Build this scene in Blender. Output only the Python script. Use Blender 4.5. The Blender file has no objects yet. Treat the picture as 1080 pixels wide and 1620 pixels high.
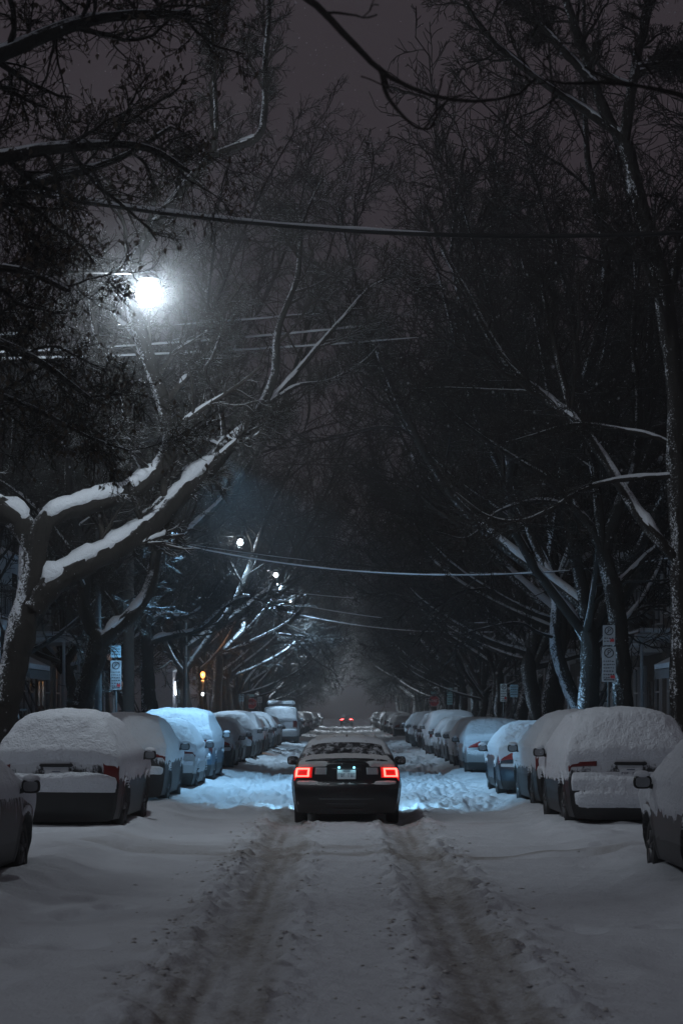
import bpy, math, random
import numpy as np
from mathutils import Vector

random.seed(7)
C = bpy.context.scene.collection
F_PX, VX, VY, EYE = 3400.0, 548.0, 1128.0, 1.83
HAZE, SKY_LOW, SKY_HIGH, SUN_E = .0019, (.0305, .0235, .0285), (.058, .055, .063), .25


def at(px, py, d):
    return ((px - VX) / F_PX * d, d, EYE - (py - VY) / F_PX * d)


# ------------------------------------------------------------------ noise
def _hash(ix, iy, iz, seed):
    h = (ix * 374761393 + iy * 668265263 + iz * 2147483647 + seed * 974634777) & 0xFFFFFFFF
    h = ((h ^ (h >> 13)) * 1274126177) & 0xFFFFFFFF
    h = (h ^ (h >> 16)) & 0xFFFF
    return h / 65535.0


def vnoise(x, y, z=0.0, seed=0):
    x, y, z = np.broadcast_arrays(np.asarray(x, float), np.asarray(y, float), np.asarray(z, float))
    ix, iy, iz = np.floor(x).astype(np.int64), np.floor(y).astype(np.int64), np.floor(z).astype(np.int64)
    fx, fy, fz = x - ix, y - iy, z - iz
    fx, fy, fz = [f * f * (3 - 2 * f) for f in (fx, fy, fz)]
    r = 0
    for dx in (0, 1):
        for dy in (0, 1):
            for dz in (0, 1):
                w = (fx if dx else 1 - fx) * (fy if dy else 1 - fy) * (fz if dz else 1 - fz)
                r = r + w * _hash(ix + dx, iy + dy, iz + dz, seed)
    return r * 2 - 1


def fbm(x, y, z=0.0, seed=0, oc=4):
    r, a, f = 0, 0.5, 1.0
    for k in range(oc):
        r = r + a * vnoise(np.asarray(x) * f, np.asarray(y) * f, np.asarray(z) * f, seed + k * 17)
        a *= 0.5
        f *= 2.03
    return r


def sstep(a, b, x):
    t = np.clip((np.asarray(x, float) - a) / (b - a), 0, 1)
    return t * t * (3 - 2 * t)


# ------------------------------------------------------------------ object helpers
def link(name, me, mats=None, parent=None, smooth=True):
    o = bpy.data.objects.new(name, me)
    C.objects.link(o)
    if mats is not None:
        for m in (mats if isinstance(mats, (list, tuple)) else [mats]):
            me.materials.append(m)
    if smooth and len(me.polygons):
        me.polygons.foreach_set('use_smooth', [True] * len(me.polygons))
    if parent is not None:
        o.parent = parent
    return o


def mesh_np(name, V, Q, mats=None, parent=None, smooth=True, mi=None):
    V = np.asarray(V, np.float32).reshape(-1, 3)
    Q = np.asarray(Q, np.int32)
    k = Q.shape[1]
    me = bpy.data.meshes.new(name)
    me.vertices.add(len(V))
    me.vertices.foreach_set('co', V.ravel())
    me.loops.add(Q.size)
    me.loops.foreach_set('vertex_index', Q.ravel())
    me.polygons.add(len(Q))
    me.polygons.foreach_set('loop_start', np.arange(0, Q.size, k, dtype=np.int32))
    me.update(calc_edges=True)
    o = link(name, me, mats, parent, smooth)
    if mi is not None:
        me.polygons.foreach_set('material_index', np.asarray(mi, np.int32))
    return o


class MB:
    """collects simple shapes into one mesh"""

    def __init__(s):
        s.V, s.F = [], []

    def add(s, V, F):
        b = len(s.V)
        s.V += [tuple(v) for v in V]
        s.F += [tuple(b + i for i in f) for f in F]
        return s

    def box(s, c, d, bev=0.0, rot=None):
        hx, hy, hz = d[0] / 2, d[1] / 2, d[2] / 2
        if bev <= 0:
            vs = [(x, y, z) for x in (-hx, hx) for y in (-hy, hy) for z in (-hz, hz)]
            fs = [(0, 1, 3, 2), (4, 6, 7, 5), (0, 4, 5, 1), (2, 3, 7, 6), (0, 2, 6, 4), (1, 5, 7, 3)]
        else:
            b = min(bev, hx * .9, hy * .9, hz * .9)
            vs, idx = [], {}
            for sx in (-1, 1):
                for sy in (-1, 1):
                    for sz in (-1, 1):
                        for ax in range(3):
                            p = [sx * (hx - b), sy * (hy - b), sz * (hz - b)]
                            p[ax] = (sx * hx, sy * hy, sz * hz)[ax]
                            idx[(sx, sy, sz, ax)] = len(vs)
                            vs.append(tuple(p))
            fs = []
            for ax in range(3):
                o1, o2 = [a for a in range(3) if a != ax]
                for sg in (-1, 1):
                    q = []
                    for a, bb in ((-1, -1), (1, -1), (1, 1), (-1, 1)):
                        k = [0, 0, 0]
                        k[ax], k[o1], k[o2] = sg, a, bb
                        q.append(idx[(*k, ax)])
                    fs.append(tuple(q))
            for ax in range(3):
                o1, o2 = [a for a in range(3) if a != ax]
                for a in (-1, 1):
                    for bb in (-1, 1):
                        k0, k1 = [0, 0, 0], [0, 0, 0]
                        k0[ax], k1[ax] = -1, 1
                        k0[o1] = k1[o1] = a
                        k0[o2] = k1[o2] = bb
                        fs.append((idx[(*k0, o1)], idx[(*k1, o1)], idx[(*k1, o2)], idx[(*k0, o2)]))
            for sx in (-1, 1):
                for sy in (-1, 1):
                    for sz in (-1, 1):
                        fs.append(tuple(idx[(sx, sy, sz, a)] for a in range(3)))
        if rot is not None:
            vs = [tuple(rot @ Vector(v)) for v in vs]
        return s.add([(v[0] + c[0], v[1] + c[1], v[2] + c[2]) for v in vs], fs)

    def tube(s, pts, r, sides=8, caps=True):
        P = np.asarray(pts, float)
        R = np.full(len(P), r) if np.isscalar(r) else np.asarray(r, float)
        V, Q = tubes_np(P[None], R[None], sides)
        s.add(V.tolist(), Q.tolist())
        if caps:
            b = len(s.V) - len(V)
            s.F.append(tuple(b + i for i in range(sides))[::-1])
            s.F.append(tuple(b + len(V) - sides + i for i in range(sides)))
        return s

    def lathe(s, prof, n=20, c=(0, 0, 0), axis='z'):
        vs, fs = [], []
        for (r, z) in prof:
            for k in range(n):
                a = 2 * math.pi * k / n
                p = (r * math.cos(a), r * math.sin(a), z)
                if axis == 'x':
                    p = (p[2], p[0], p[1])
                elif axis == 'y':
                    p = (p[0], p[2], p[1])
                vs.append((p[0] + c[0], p[1] + c[1], p[2] + c[2]))
        for i in range(len(prof) - 1):
            for k in range(n):
                k2 = (k + 1) % n
                fs.append((i * n + k, i * n + k2, (i + 1) * n + k2, (i + 1) * n + k))
        return s.add(vs, fs)

    def ell(s, c, r, nu=12, nv=8):
        vs, fs = [], []
        for i in range(nv + 1):
            t = math.pi * i / nv
            for k in range(nu):
                a = 2 * math.pi * k / nu
                vs.append((c[0] + r[0] * math.sin(t) * math.cos(a), c[1] + r[1] * math.sin(t) * math.sin(a), c[2] + r[2] * math.cos(t)))
        for i in range(nv):
            for k in range(nu):
                k2 = (k + 1) % nu
                fs.append((i * nu + k, (i + 1) * nu + k, (i + 1) * nu + k2, i * nu + k2))
        return s.add(vs, fs)

    def build(s, name, mat, parent=None, smooth=False):
        me = bpy.data.meshes.new(name)
        me.from_pydata(s.V, [], s.F)
        me.update()
        return link(name, me, mat, parent, smooth)


def tubes_np(P, R, sides):
    """P (M,n,3) polylines, R (M,n) radii -> verts, quads"""
    M, n, _ = P.shape
    T = np.gradient(P, axis=1)
    T /= np.linalg.norm(T, axis=2, keepdims=True) + 1e-9
    D = P[:, -1] - P[:, 0]
    D /= np.linalg.norm(D, axis=1, keepdims=True) + 1e-9
    ref = np.where(np.abs(D[:, 2:3]) > .8, np.array([[1., 0.13, 0]]), np.array([[0, 0, 1.]]))
    U = np.cross(T, ref[:, None, :])
    U /= np.linalg.norm(U, axis=2, keepdims=True) + 1e-9
    W = np.cross(U, T)
    a = np.arange(sides) * 2 * math.pi / sides
    ring = U[:, :, None, :] * np.cos(a)[None, None, :, None] + W[:, :, None, :] * np.sin(a)[None, None, :, None]
    V = P[:, :, None, :] + ring * R[:, :, None, None]
    idx = np.arange(M * n * sides).reshape(M, n, sides)
    a0, a1 = idx[:, :-1], idx[:, 1:]
    Q = np.stack([a0, np.roll(a0, -1, 2), np.roll(a1, -1, 2), a1], -1).reshape(-1, 4)
    return V.reshape(-1, 3), Q


def empty(name, label, cat, loc=(0, 0, 0), rz=0.0, group=None):
    o = bpy.data.objects.new(name, None)
    o.empty_display_size = .3
    C.objects.link(o)
    o.location = loc
    o.rotation_euler = (0, 0, rz)
    return tag(o, label, cat, group)


def tag(o, label, cat, group=None):
    o['label'] = label
    o['category'] = cat
    if group:
        o['group'] = group
    return o


def struct(o):
    o['kind'] = 'structure'
    return o


def copy_tree(o, parent=None):
    c = o.copy()
    C.objects.link(c)
    if parent is not None:
        c.parent = parent
    for ch in list(o.children):
        copy_tree(ch, c)
    return c


ORD = ['first', 'second', 'third', 'fourth', 'fifth', 'sixth', 'seventh', 'eighth', 'ninth', 'tenth', 'eleventh', 'twelfth',
       'thirteenth', 'fourteenth', 'fifteenth', 'sixteenth', 'seventeenth', 'eighteenth', 'nineteenth', 'twentieth', 'twenty-first',
       'twenty-second', 'twenty-third', 'twenty-fourth', 'twenty-fifth', 'twenty-sixth', 'twenty-seventh', 'twenty-eighth']


# ------------------------------------------------------------------ materials
def nt(name):
    m = bpy.data.materials.new(name)
    m.use_nodes = True
    t = m.node_tree
    return m, t, t.nodes['Principled BSDF']


def N(t, typ, **kw):
    n = t.nodes.new(typ)
    for k, v in kw.items():
        if k in n.inputs:
            n.inputs[k].default_value = v
        else:
            setattr(n, k, v)
    return n


def math_n(t, op, a, b=None, clamp=False):
    n = t.nodes.new('ShaderNodeMath')
    n.operation = op
    n.use_clamp = clamp
    for i, v in enumerate((a, b)):
        if v is None:
            continue
        if isinstance(v, (int, float)):
            n.inputs[i].default_value = v
        else:
            t.links.new(v, n.inputs[i])
    return n.outputs[0]


def ramp(t, src, a, b):
    n = t.nodes.new('ShaderNodeMapRange')
    n.interpolation_type = 'SMOOTHSTEP'
    n.inputs['From Min'].default_value = a
    n.inputs['From Max'].default_value = b
    t.links.new(src, n.inputs['Value'])
    return n.outputs['Result']


def noise_n(t, scale, detail=4, rough=.55, stretch=None, coord='Object'):
    tc = t.nodes.new('ShaderNodeTexCoord')
    src = tc.outputs[coord]
    if stretch:
        mp = t.nodes.new('ShaderNodeMapping')
        mp.inputs['Scale'].default_value = stretch
        t.links.new(src, mp.inputs['Vector'])
        src = mp.outputs[0]
    n = t.nodes.new('ShaderNodeTexNoise')
    n.inputs['Scale'].default_value = scale
    n.inputs['Detail'].default_value = detail
    n.inputs['Roughness'].default_value = rough
    t.links.new(src, n.inputs['Vector'])
    return n.outputs['Fac']


def mixc(t, fac, a, b):
    n = t.nodes.new('ShaderNodeMix')
    n.data_type = 'RGBA'
    if isinstance(fac, (int, float)):
        n.inputs[0].default_value = fac
    else:
        t.links.new(fac, n.inputs[0])
    for v, s in ((a, 6), (b, 7)):
        if isinstance(v, tuple):
            n.inputs[s].default_value = (*v, 1)
        else:
            t.links.new(v, n.inputs[s])
    return n.outputs[2]


def bump(t, bs, h, strength=.3, dist=.01):
    b = t.nodes.new('ShaderNodeBump')
    b.inputs['Strength'].default_value = strength
    b.inputs['Distance'].default_value = dist
    t.links.new(h, b.inputs['Height'])
    t.links.new(b.outputs[0], bs.inputs['Normal'])


SNOW_C = (.74, .77, .83)


def plain(name, col, rough=.6, metal=0., spec=.5):
    m, t, b = nt(name)
    nz = noise_n(t, 9, 3)
    c = mixc(t, nz, tuple(x * .75 for x in col), tuple(min(1, x * 1.2) for x in col))
    t.links.new(c, b.inputs['Base Color'])
    b.inputs['Roughness'].default_value = rough
    b.inputs['Metallic'].default_value = metal
    b.inputs['Specular IOR Level'].default_value = spec
    return m


def emit(name, col, strength, base=(.02, .02, .02)):
    m, t, b = nt(name)
    b.inputs['Base Color'].default_value = (*base, 1)
    b.inputs['Emission Color'].default_value = (*col, 1)
    b.inputs['Emission Strength'].default_value = strength
    b.inputs['Roughness'].default_value = .3
    return m


def snow_mat(name='snow', col=SNOW_C, gran=60, bs=.35):
    m, t, b = nt(name)
    n1 = noise_n(t, 3.0, 4)
    c = mixc(t, n1, tuple(x * .86 for x in col), col)
    t.links.new(c, b.inputs['Base Color'])
    b.inputs['Roughness'].default_value = .75
    b.inputs['Specular IOR Level'].default_value = .25
    h1 = noise_n(t, gran, 3)
    h2 = noise_n(t, 11, 3)
    h = math_n(t, 'ADD', h1, math_n(t, 'MULTIPLY', h2, 1.6))
    bump(t, b, h, bs, .03)
    return m


def road_mat():
    m, t, b = nt('street_snow')
    at_ = t.nodes.new('ShaderNodeAttribute')
    at_.attribute_name = 'slush'
    n1 = noise_n(t, 6, 6, .65)
    n2 = noise_n(t, 34, 5, .7)
    n3 = noise_n(t, 1.3, 4)
    s = math_n(t, 'ADD', at_.outputs['Fac'], math_n(t, 'MULTIPLY', math_n(t, 'SUBTRACT', n2, .5), math_n(t, 'MULTIPLY', at_.outputs['Fac'], 2.4)))
    s = math_n(t, 'ADD', s, math_n(t, 'MULTIPLY', math_n(t, 'SUBTRACT', n1, .55), math_n(t, 'MULTIPLY', at_.outputs['Fac'], 1.2)))
    s = math_n(t, 'MAXIMUM', math_n(t, 'MINIMUM', s, 1.0), 0.0)
    snow = mixc(t, n3, (.62, .645, .70), (.75, .775, .82))
    dirt = mixc(t, n2, (.15, .128, .114), (.46, .43, .405))
    n4 = noise_n(t, 17, 5, .75, (1, .7, 1))
    spk = math_n(t, 'MULTIPLY', ramp(t, n4, .60, .68), ramp(t, at_.outputs['Fac'], .02, .35))
    snow = mixc(t, math_n(t, 'MULTIPLY', ramp(t, n2, .45, .75), .22), snow, (.45, .46, .49))
    c = mixc(t, s, snow, dirt)
    c = mixc(t, math_n(t, 'MULTIPLY', spk, .6), c, (.09, .08, .074))
    t.links.new(c, b.inputs['Base Color'])
    b.inputs['Roughness'].default_value = .75
    b.inputs['Specular IOR Level'].default_value = .3
    h = math_n(t, 'ADD', math_n(t, 'MULTIPLY', n1, 1.0), math_n(t, 'MULTIPLY', n2, .5))
    bump(t, b, h, .8, .04)
    return m


def bark_mat(name, col=(.045, .038, .034), up=.45, wind=.0, snowc=SNOW_C):
    m, t, b = nt(name)
    g = t.nodes.new('ShaderNodeNewGeometry')
    sx = t.nodes.new('ShaderNodeSeparateXYZ')
    t.links.new(g.outputs['Normal'], sx.inputs[0])
    nb = noise_n(t, 7, 5, .7, (1, 1, .22))
    n1 = noise_n(t, 26, 6, .75)
    n0 = noise_n(t, 1.6, 2)
    z = math_n(t, 'ADD', sx.outputs['Z'], math_n(t, 'MULTIPLY', math_n(t, 'SUBTRACT', n1, .5), .7))
    msk = ramp(t, z, up, up + .2)
    if wind > 0:
        w = math_n(t, 'ADD', math_n(t, 'MULTIPLY', sx.outputs['X'], -.8), math_n(t, 'MULTIPLY', sx.outputs['Y'], -.45))
        w = math_n(t, 'ADD', w, math_n(t, 'MULTIPLY', math_n(t, 'SUBTRACT', n1, .5), 1.9))
        w = math_n(t, 'ADD', w, math_n(t, 'MULTIPLY', math_n(t, 'SUBTRACT', n0, .5), .8))
        msk = math_n(t, 'MAXIMUM', msk, ramp(t, w, .98 - wind, 1.14 - wind))
    bark = mixc(t, nb, tuple(x * .45 for x in col), tuple(x * 1.5 for x in col))
    c = mixc(t, msk, bark, snowc)
    t.links.new(c, b.inputs['Base Color'])
    b.inputs['Roughness'].default_value = .85
    b.inputs['Specular IOR Level'].default_value = .2
    bump(t, b, math_n(t, 'ADD', nb, math_n(t, 'MULTIPLY', n1, .5)), 1.0, .05)
    return m


def paint_mat(name, col, frost=.5, rough=.5, metal=.3, coat=.0):
    """car paint with blown-on snow stuck to it in streaks"""
    m, t, b = nt(name)
    n1 = noise_n(t, 7, 6, .65, (1, 1.6, .28))
    n2 = noise_n(t, 40, 3)
    tc = t.nodes.new('ShaderNodeTexCoord')
    s = t.nodes.new('ShaderNodeSeparateXYZ')
    t.links.new(tc.outputs['Object'], s.inputs[0])
    hgt = math_n(t, 'MULTIPLY', math_n(t, 'SUBTRACT', s.outputs['Z'], .82), 1.0)
    f = math_n(t, 'ADD', math_n(t, 'ADD', n1, hgt), math_n(t, 'MULTIPLY', math_n(t, 'SUBTRACT', n2, .5), .25))
    msk = ramp(t, f, .78 - frost * .62, .93 - frost * .62)
    c = mixc(t, msk, col, (.55, .575, .62))
    t.links.new(c, b.inputs['Base Color'])
    t.links.new(math_n(t, 'ADD', math_n(t, 'MULTIPLY', msk, .4), rough), b.inputs['Roughness'])
    mm = math_n(t, 'MULTIPLY', math_n(t, 'SUBTRACT', 1.0, msk), metal)
    t.links.new(mm, b.inputs['Metallic'])
    b.inputs['Coat Weight'].default_value = coat
    bump(t, b, math_n(t, 'ADD', n2, msk), .35, .012)
    return m


def glass_mat(name, frost=.3, col=(.012, .013, .015)):
    m, t, b = nt(name)
    n1 = noise_n(t, 7, 6, .65)
    n2 = noise_n(t, 55, 3, .6)
    f = math_n(t, 'ADD', n1, math_n(t, 'MULTIPLY', math_n(t, 'SUBTRACT', n2, .5), .5))
    msk = ramp(t, f, .8 - frost * .55, 1.05 - frost * .55)
    t.links.new(mixc(t, msk, col, (.5, .52, .56)), b.inputs['Base Color'])
    t.links.new(math_n(t, 'ADD', math_n(t, 'MULTIPLY', msk, .6), .12), b.inputs['Roughness'])
    return m


def brick_mat(name, c1, c2, mortar):
    m, t, b = nt(name)
    tc = t.nodes.new('ShaderNodeTexCoord')
    mp = t.nodes.new('ShaderNodeMapping')
    mp.inputs['Rotation'].default_value = (math.pi / 2, 0, math.pi / 2)
    t.links.new(tc.outputs['Object'], mp.inputs['Vector'])
    br = t.nodes.new('ShaderNodeTexBrick')
    br.inputs['Color1'].default_value = (*c1, 1)
    br.inputs['Color2'].default_value = (*c2, 1)
    br.inputs['Mortar'].default_value = (*mortar, 1)
    br.inputs['Scale'].default_value = 4.5
    br.inputs['Mortar Size'].default_value = .012
    t.links.new(mp.outputs[0], br.inputs['Vector'])
    nz = noise_n(t, 1.2, 4)
    t.links.new(mixc(t, math_n(t, 'MULTIPLY', nz, .5), br.outputs['Color'], tuple(x * .5 for x in c1)), b.inputs['Base Color'])
    b.inputs['Roughness'].default_value = .85
    bump(t, b, br.outputs['Fac'], -.4, .01)
    return m


M = {}
M['snow'] = snow_mat()
M['snow_soft'] = snow_mat('powder_snow', SNOW_C, 38, .8)
M['street'] = road_mat()
M['slush_clod'] = plain('dirty_slush', (.50, .48, .475), .85)
M['bark'] = bark_mat('dark_bark', (.022, .019, .017), wind=.04)
M['bark_plastered'] = bark_mat('snow_plastered_bark', (.022, .019, .017), wind=.26)
M['twig_mid'] = bark_mat('dusted_twig_bark', (.035, .031, .027), up=.66)
M['bark_far'] = bark_mat('bark_with_snow', (.024, .021, .019), up=.6, wind=.08)
M['twig'] = bark_mat('twig_bark', (.026, .022, .020), up=.86)
M['twig_snow'] = bark_mat('snowy_twig_bark', (.07, .062, .055), up=.25)
M['leaf'] = plain('dry_leaf', (.05, .034, .022), .8)
M['rubber'] = plain('tyre_rubber', (.018, .018, .019), .85)
M['rim'] = plain('wheel_alloy', (.07, .07, .075), .5, .4)
M['trim'] = plain('black_plastic', (.014, .014, .015), .55)
M['chrome'] = plain('grey_metal', (.35, .35, .37), .35, .8)
M['mirror'] = plain('frosted_mirror_glass', (.2, .21, .23), .35)
M['dark_metal'] = plain('dark_metal', (.05, .05, .055), .5, .6)
M['pole_wood'] = plain('weathered_pole_wood', (.10, .085, .075), .9)
M['pole_metal'] = plain('dark_painted_metal', (.07, .072, .075), .6, .2)
M['glass'] = glass_mat('car_glass', .5)
M['glass_clear'] = glass_mat('dark_car_glass', .62)
M['house_glass'] = plain('window_glass', (.015, .016, .02), .15)
M['tail_red'] = plain('red_lamp_plastic', (.28, .012, .012), .2)
M['tail_dim'] = plain('dull_red_lamp_plastic', (.13, .008, .008), .3)
M['tail_clear'] = plain('frosted_clear_lamp_plastic', (.3, .3, .32), .4)
M['lamp_housing'] = emit('glowing_red_lamp', (1, .012, .01), .55, (.3, .01, .01))
M['lamp_core'] = emit('bright_red_lamp', (1, .06, .045), 10)
M['far_red'] = emit('distant_red_lamp', (1, .07, .07), 40)
M['plate'] = plain('plate_white', (.6, .62, .66), .45)
M['plate_ink'] = plain('plate_blue_ink', (.03, .05, .12), .5)
M['plate_lamp'] = emit('plate_lamp_light', (.25, .8, 1), 3)
M['head_lamp'] = emit('headlamp_light', (.6, .85, 1), 20)
M['street_lamp'] = emit('street_lamp_light', (.86, .95, 1), 60)
m, t_, b_ = nt('frosted_lamp_glass')
tr_ = t_.nodes.new('ShaderNodeBsdfTransparent')
em_ = t_.nodes.new('ShaderNodeEmission')
em_.inputs['Color'].default_value = (.86, .95, 1, 1)
em_.inputs['Strength'].default_value = 50
mx_ = t_.nodes.new('ShaderNodeMixShader')
mx_.inputs[0].default_value = .4
t_.links.new(tr_.outputs[0], mx_.inputs[1])
t_.links.new(em_.outputs[0], mx_.inputs[2])
t_.links.new(mx_.outputs[0], t_.nodes['Material Output'].inputs['Surface'])
t_.nodes.remove(b_)
M['street_lamp'] = m
M['orange_lamp'] = emit('amber_globe_light', (1, .36, .07), 4.5)
M['white_bulb'] = emit('small_white_bulb', (.85, .93, 1), 8)
M['sign_white'] = plain('sign_white', (.40, .43, .47), .5)
M['sign_lit_white'] = plain('sign_white_lit', (.8, .84, .88), .4)  # paler than the near sign white: headlamp light put into the colour
M['sign_blue'] = plain('sign_pale_blue', (.42, .62, .74), .4)
M['sign_teal'] = plain('sign_pale_teal', (.5, .8, .84), .4)  # blue and teal also raised in colour for headlamp light on far plates
M['sign_ink'] = plain('sign_black', (.012, .013, .018), .5)
M['sign_red'] = plain('sign_red', (.6, .03, .04), .4)
M['concrete'] = plain('concrete', (.25, .25, .26), .8)
M['white_wood'] = plain('painted_wood', (.46, .46, .49), .6)
M['dark_wood'] = plain('dark_wood', (.06, .05, .045), .7)
M['pale_stucco'] = plain('pale_stucco', (.42, .41, .45), .85)
M['orange_plastic'] = plain('orange_plastic', (.4, .12, .03), .5)
M['tin'] = plain('grey_tin_roof', (.16, .18, .2), .6)
BRICKS = [brick_mat('dark_red_brick', (.13, .065, .055), (.09, .05, .045), (.10, .095, .09)),
          brick_mat('brown_brick', (.12, .088, .072), (.088, .067, .058), (.10, .095, .09)),
          brick_mat('grey_brick', (.16, .16, .168), (.12, .12, .128), (.12, .12, .12))]

# ------------------------------------------------------------------ street surface
TRK = .90


def street_h(x, y):
    x, y = np.asarray(x, float), np.asarray(y, float)
    wob = .05 * vnoise(y * .09, 3.3, 0, 5) + .015 * vnoise(y * .5, 8.1, 0, 6)
    ax = np.abs(x - wob)
    tr = np.exp(-((ax - TRK) / .30) ** 2)
    h = .035 * fbm(x * .55, y * .35, 0, 1, 3)
    h = h + .020 * fbm(x * 2.4, y * 1.8, 0, 2, 3) + .007 * fbm(x * 8, y * 6, 0, 4, 2)
    lump = fbm(x * 5.5, y * 4.2, 0, 3, 3)
    edge = np.exp(-((ax - TRK - .42) / .22) ** 2) + .8 * np.exp(-((ax - TRK + .40) / .16) ** 2)
    h = h - .055 * tr + .14 * edge * np.clip(lump + .12, 0, 1) + .035 * np.exp(-((ax - TRK) / .75) ** 4) * fbm(x * 11, y * 8, 0, 7, 3) + .022 * tr * lump + .02 * np.clip(fbm(x * 9, y * 7, 0, 8, 2), 0, 1) * sstep(1.9, .4, ax)
    # ribs along the ruts
    h = h + .008 * tr * np.sin((x - wob) * 38 + 5 * vnoise(y * .35, x * 1.5, 0, 9)) * sstep(-.2, .5, vnoise(x * 2, y * .4, 0, 10))
    ch = sstep(38, 42, y) * (1 - sstep(2.6, 3.4, np.abs(x)))
    h = h + ch * (.15 * fbm(x * 2.2, y * .9, 0, 11, 4) + .16 * np.abs(fbm(x * 4.5, y * 2, 0, 12, 3)) - .10 * sstep(.25, .6, vnoise(x * 2.4, y * 1.0, 0, 13)))
    # ploughed ridge in front of the parked cars
    h = h + .07 * np.exp(-((np.abs(x) - 2.9 - .25 * vnoise(y * .4, x * 0, 0, 15)) / .45) ** 2) * (.6 + .6 * vnoise(y * .8, np.sign(x) * 7, 0, 16))
    h = h + .17 * sstep(2.7, 3.5, np.abs(x)) + .09 * np.clip(fbm(x * 1.9, y * 1.5, 0, 18, 3), -.1, 1) * sstep(2.5, 3.2, np.abs(x))
    # ruts of a car that turned across
    for yy, am in ((26.8, .08), (28.1, .08), (30.0, .05), (36.1, .045), (21.5, .03)):
        sel = np.exp(-((y - yy - .35 * vnoise(x * .7, yy, 0, 20)) / .22) ** 2)
        h = h - am * sel * sstep(.9, 1.6, np.abs(x) if yy < 30 else np.abs(x) + 1.5) * (.4 + .6 * sstep(-.4, .4, vnoise(x * .9, yy, 0, 22)))
    # footprints and drift edges
    for fx, fy, r, dp in FOOT:
        h = h - 1.7 * dp * np.exp(-(((x - fx) / (r * 1.2)) ** 2 + ((y - fy) / (r * 2.0)) ** 2) ** 2)
    # wind drifts low on the lamp side
    dr = np.clip(vnoise(x * .35 + 3, y * 1.4, 0, 31), 0, 1) * sstep(-1.5, -2.4, x) * (1 - sstep(18, 22, y))
    h = h - .13 * dr
    return h


FOOT = [(-2.45, 19.6, .16, .05), (-2.2, 20.3, .14, .04), (-2.6, 20.9, .13, .04), (-2.5, 17.6, .3, .06), (-2.2, 17.3, .2, .05), (-2.9, 17.9, .25, .06),
        (1.9, 18.4, .12, .04), (2.05, 18.2, .10, .04), (2.6, 18.1, .12, .035), (2.75, 17.9, .12, .035), (2.5, 16.0, .3, .04), (-2.2, 16.0, .25, .04), (-2.6, 15.0, .3, .05),
        (-1.55, 15.4, .15, .03), (1.8, 15.2, .2, .03), (-2.7, 14.2, .3, .04)]


def build_street():
    ys = [6.0]
    while ys[-1] < 175:
        ys.append(ys[-1] + max(.035, ys[-1] * .0028))
    while ys[-1] < 620:
        ys.append(ys[-1] * 1.03)
    ys = np.array(ys)
    xs = np.unique(np.concatenate([np.linspace(-5.4, -3.4, 26), np.linspace(-3.4, 3.4, 210), np.linspace(3.4, 5.4, 26)]))
    X, Y = np.meshgrid(xs, ys)
    H = street_h(X, Y)
    V = np.stack([X, Y, H], -1).reshape(-1, 3)
    ny, nx = X.shape
    i = np.arange(ny * nx).reshape(ny, nx)
    Q = np.stack([i[:-1, :-1], i[:-1, 1:], i[1:, 1:], i[1:, :-1]], -1).reshape(-1, 4)
    o = struct(mesh_np('snowy_street', V, Q, M['street']))
    wob = .05 * vnoise(Y * .09, 3.3, 0, 5) + .015 * vnoise(Y * .5, 8.1, 0, 6)
    ax = np.abs(X - wob)
    wd = .36 + .08 * vnoise(Y * .7, np.sign(X) * 4, 0, 41)
    wd = wd + .07 * fbm(X * 3, Y * 2.2, 0, 48, 3)
    s = np.exp(-(np.abs(ax - TRK) / wd) ** 6)
    s = s * (.66 + .25 * vnoise(X * 2.2, Y * .7, 0, 42) + .38 * vnoise((X - wob) * 13, Y * .22, 0, 49))
    s = s + .25 * np.exp(-((ax - TRK - .5) / .28) ** 2) * sstep(-.1, .5, vnoise(X * 6, Y * 5, 0, 43))
    near = 1 - .75 * sstep(37, 43, Y)
    s = s * near
    for yy, am in ((27.4, .8), (29.6, .5), (36.0, .4)):
        s = s + am * np.exp(-((Y - yy - .3 * vnoise(X * .6, yy, 0, 45)) / .9) ** 2) * sstep(-.5, .6, vnoise(X * .8, Y * 1.6, 0, 46)) * (1 - sstep(3.2, 3.8, np.abs(X)))
    s = s + .12 * sstep(40, 60, Y) * sstep(0, .6, vnoise(X * 1.5, Y * .5, 0, 47))
    a = o.data.attributes.new('slush', 'FLOAT', 'POINT')
    a.data.foreach_set('value', np.clip(s, 0, 1).astype(np.float32).ravel())

    # sidewalks with a snow bank along the kerb
    for sg in (-1, 1):
        ys2 = np.concatenate([np.arange(6, 180, .35), np.geomspace(180, 620, 40)])
        xs2 = np.linspace(5.36, 10.6, 30)
        X, Y = np.meshgrid(xs2, ys2)
        H = .14 + .22 * np.exp(-((X - 5.85) / .45) ** 2) * (.7 + .5 * vnoise(Y * .5, sg * 5, 0, 51)) + .06 * fbm(X * 1.3, Y * 1.1, sg, 52, 3) + .12 * sstep(8.0, 9.2, X)
        H = H * sstep(5.36, 5.5, X)
        V = np.stack([X * sg, Y, H], -1).reshape(-1, 3)
        ny, nx = X.shape
        i = np.arange(ny * nx).reshape(ny, nx)
        Q = np.stack([i[:-1, :-1], i[:-1, 1:], i[1:, 1:], i[1:, :-1]], -1).reshape(-1, 4)
        if sg < 0:
            Q = Q[:, ::-1]
        struct(mesh_np('snowy_sidewalk', V, Q, M['snow_soft']))
    g = MB()
    g.add([(-150, -60, -.25), (150, -60, -.25), (150, 640, -.25), (-150, 640, -.25)], [(0, 1, 2, 3)])
    struct(g.build('ground', M['snow']))


build_street()


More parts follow.
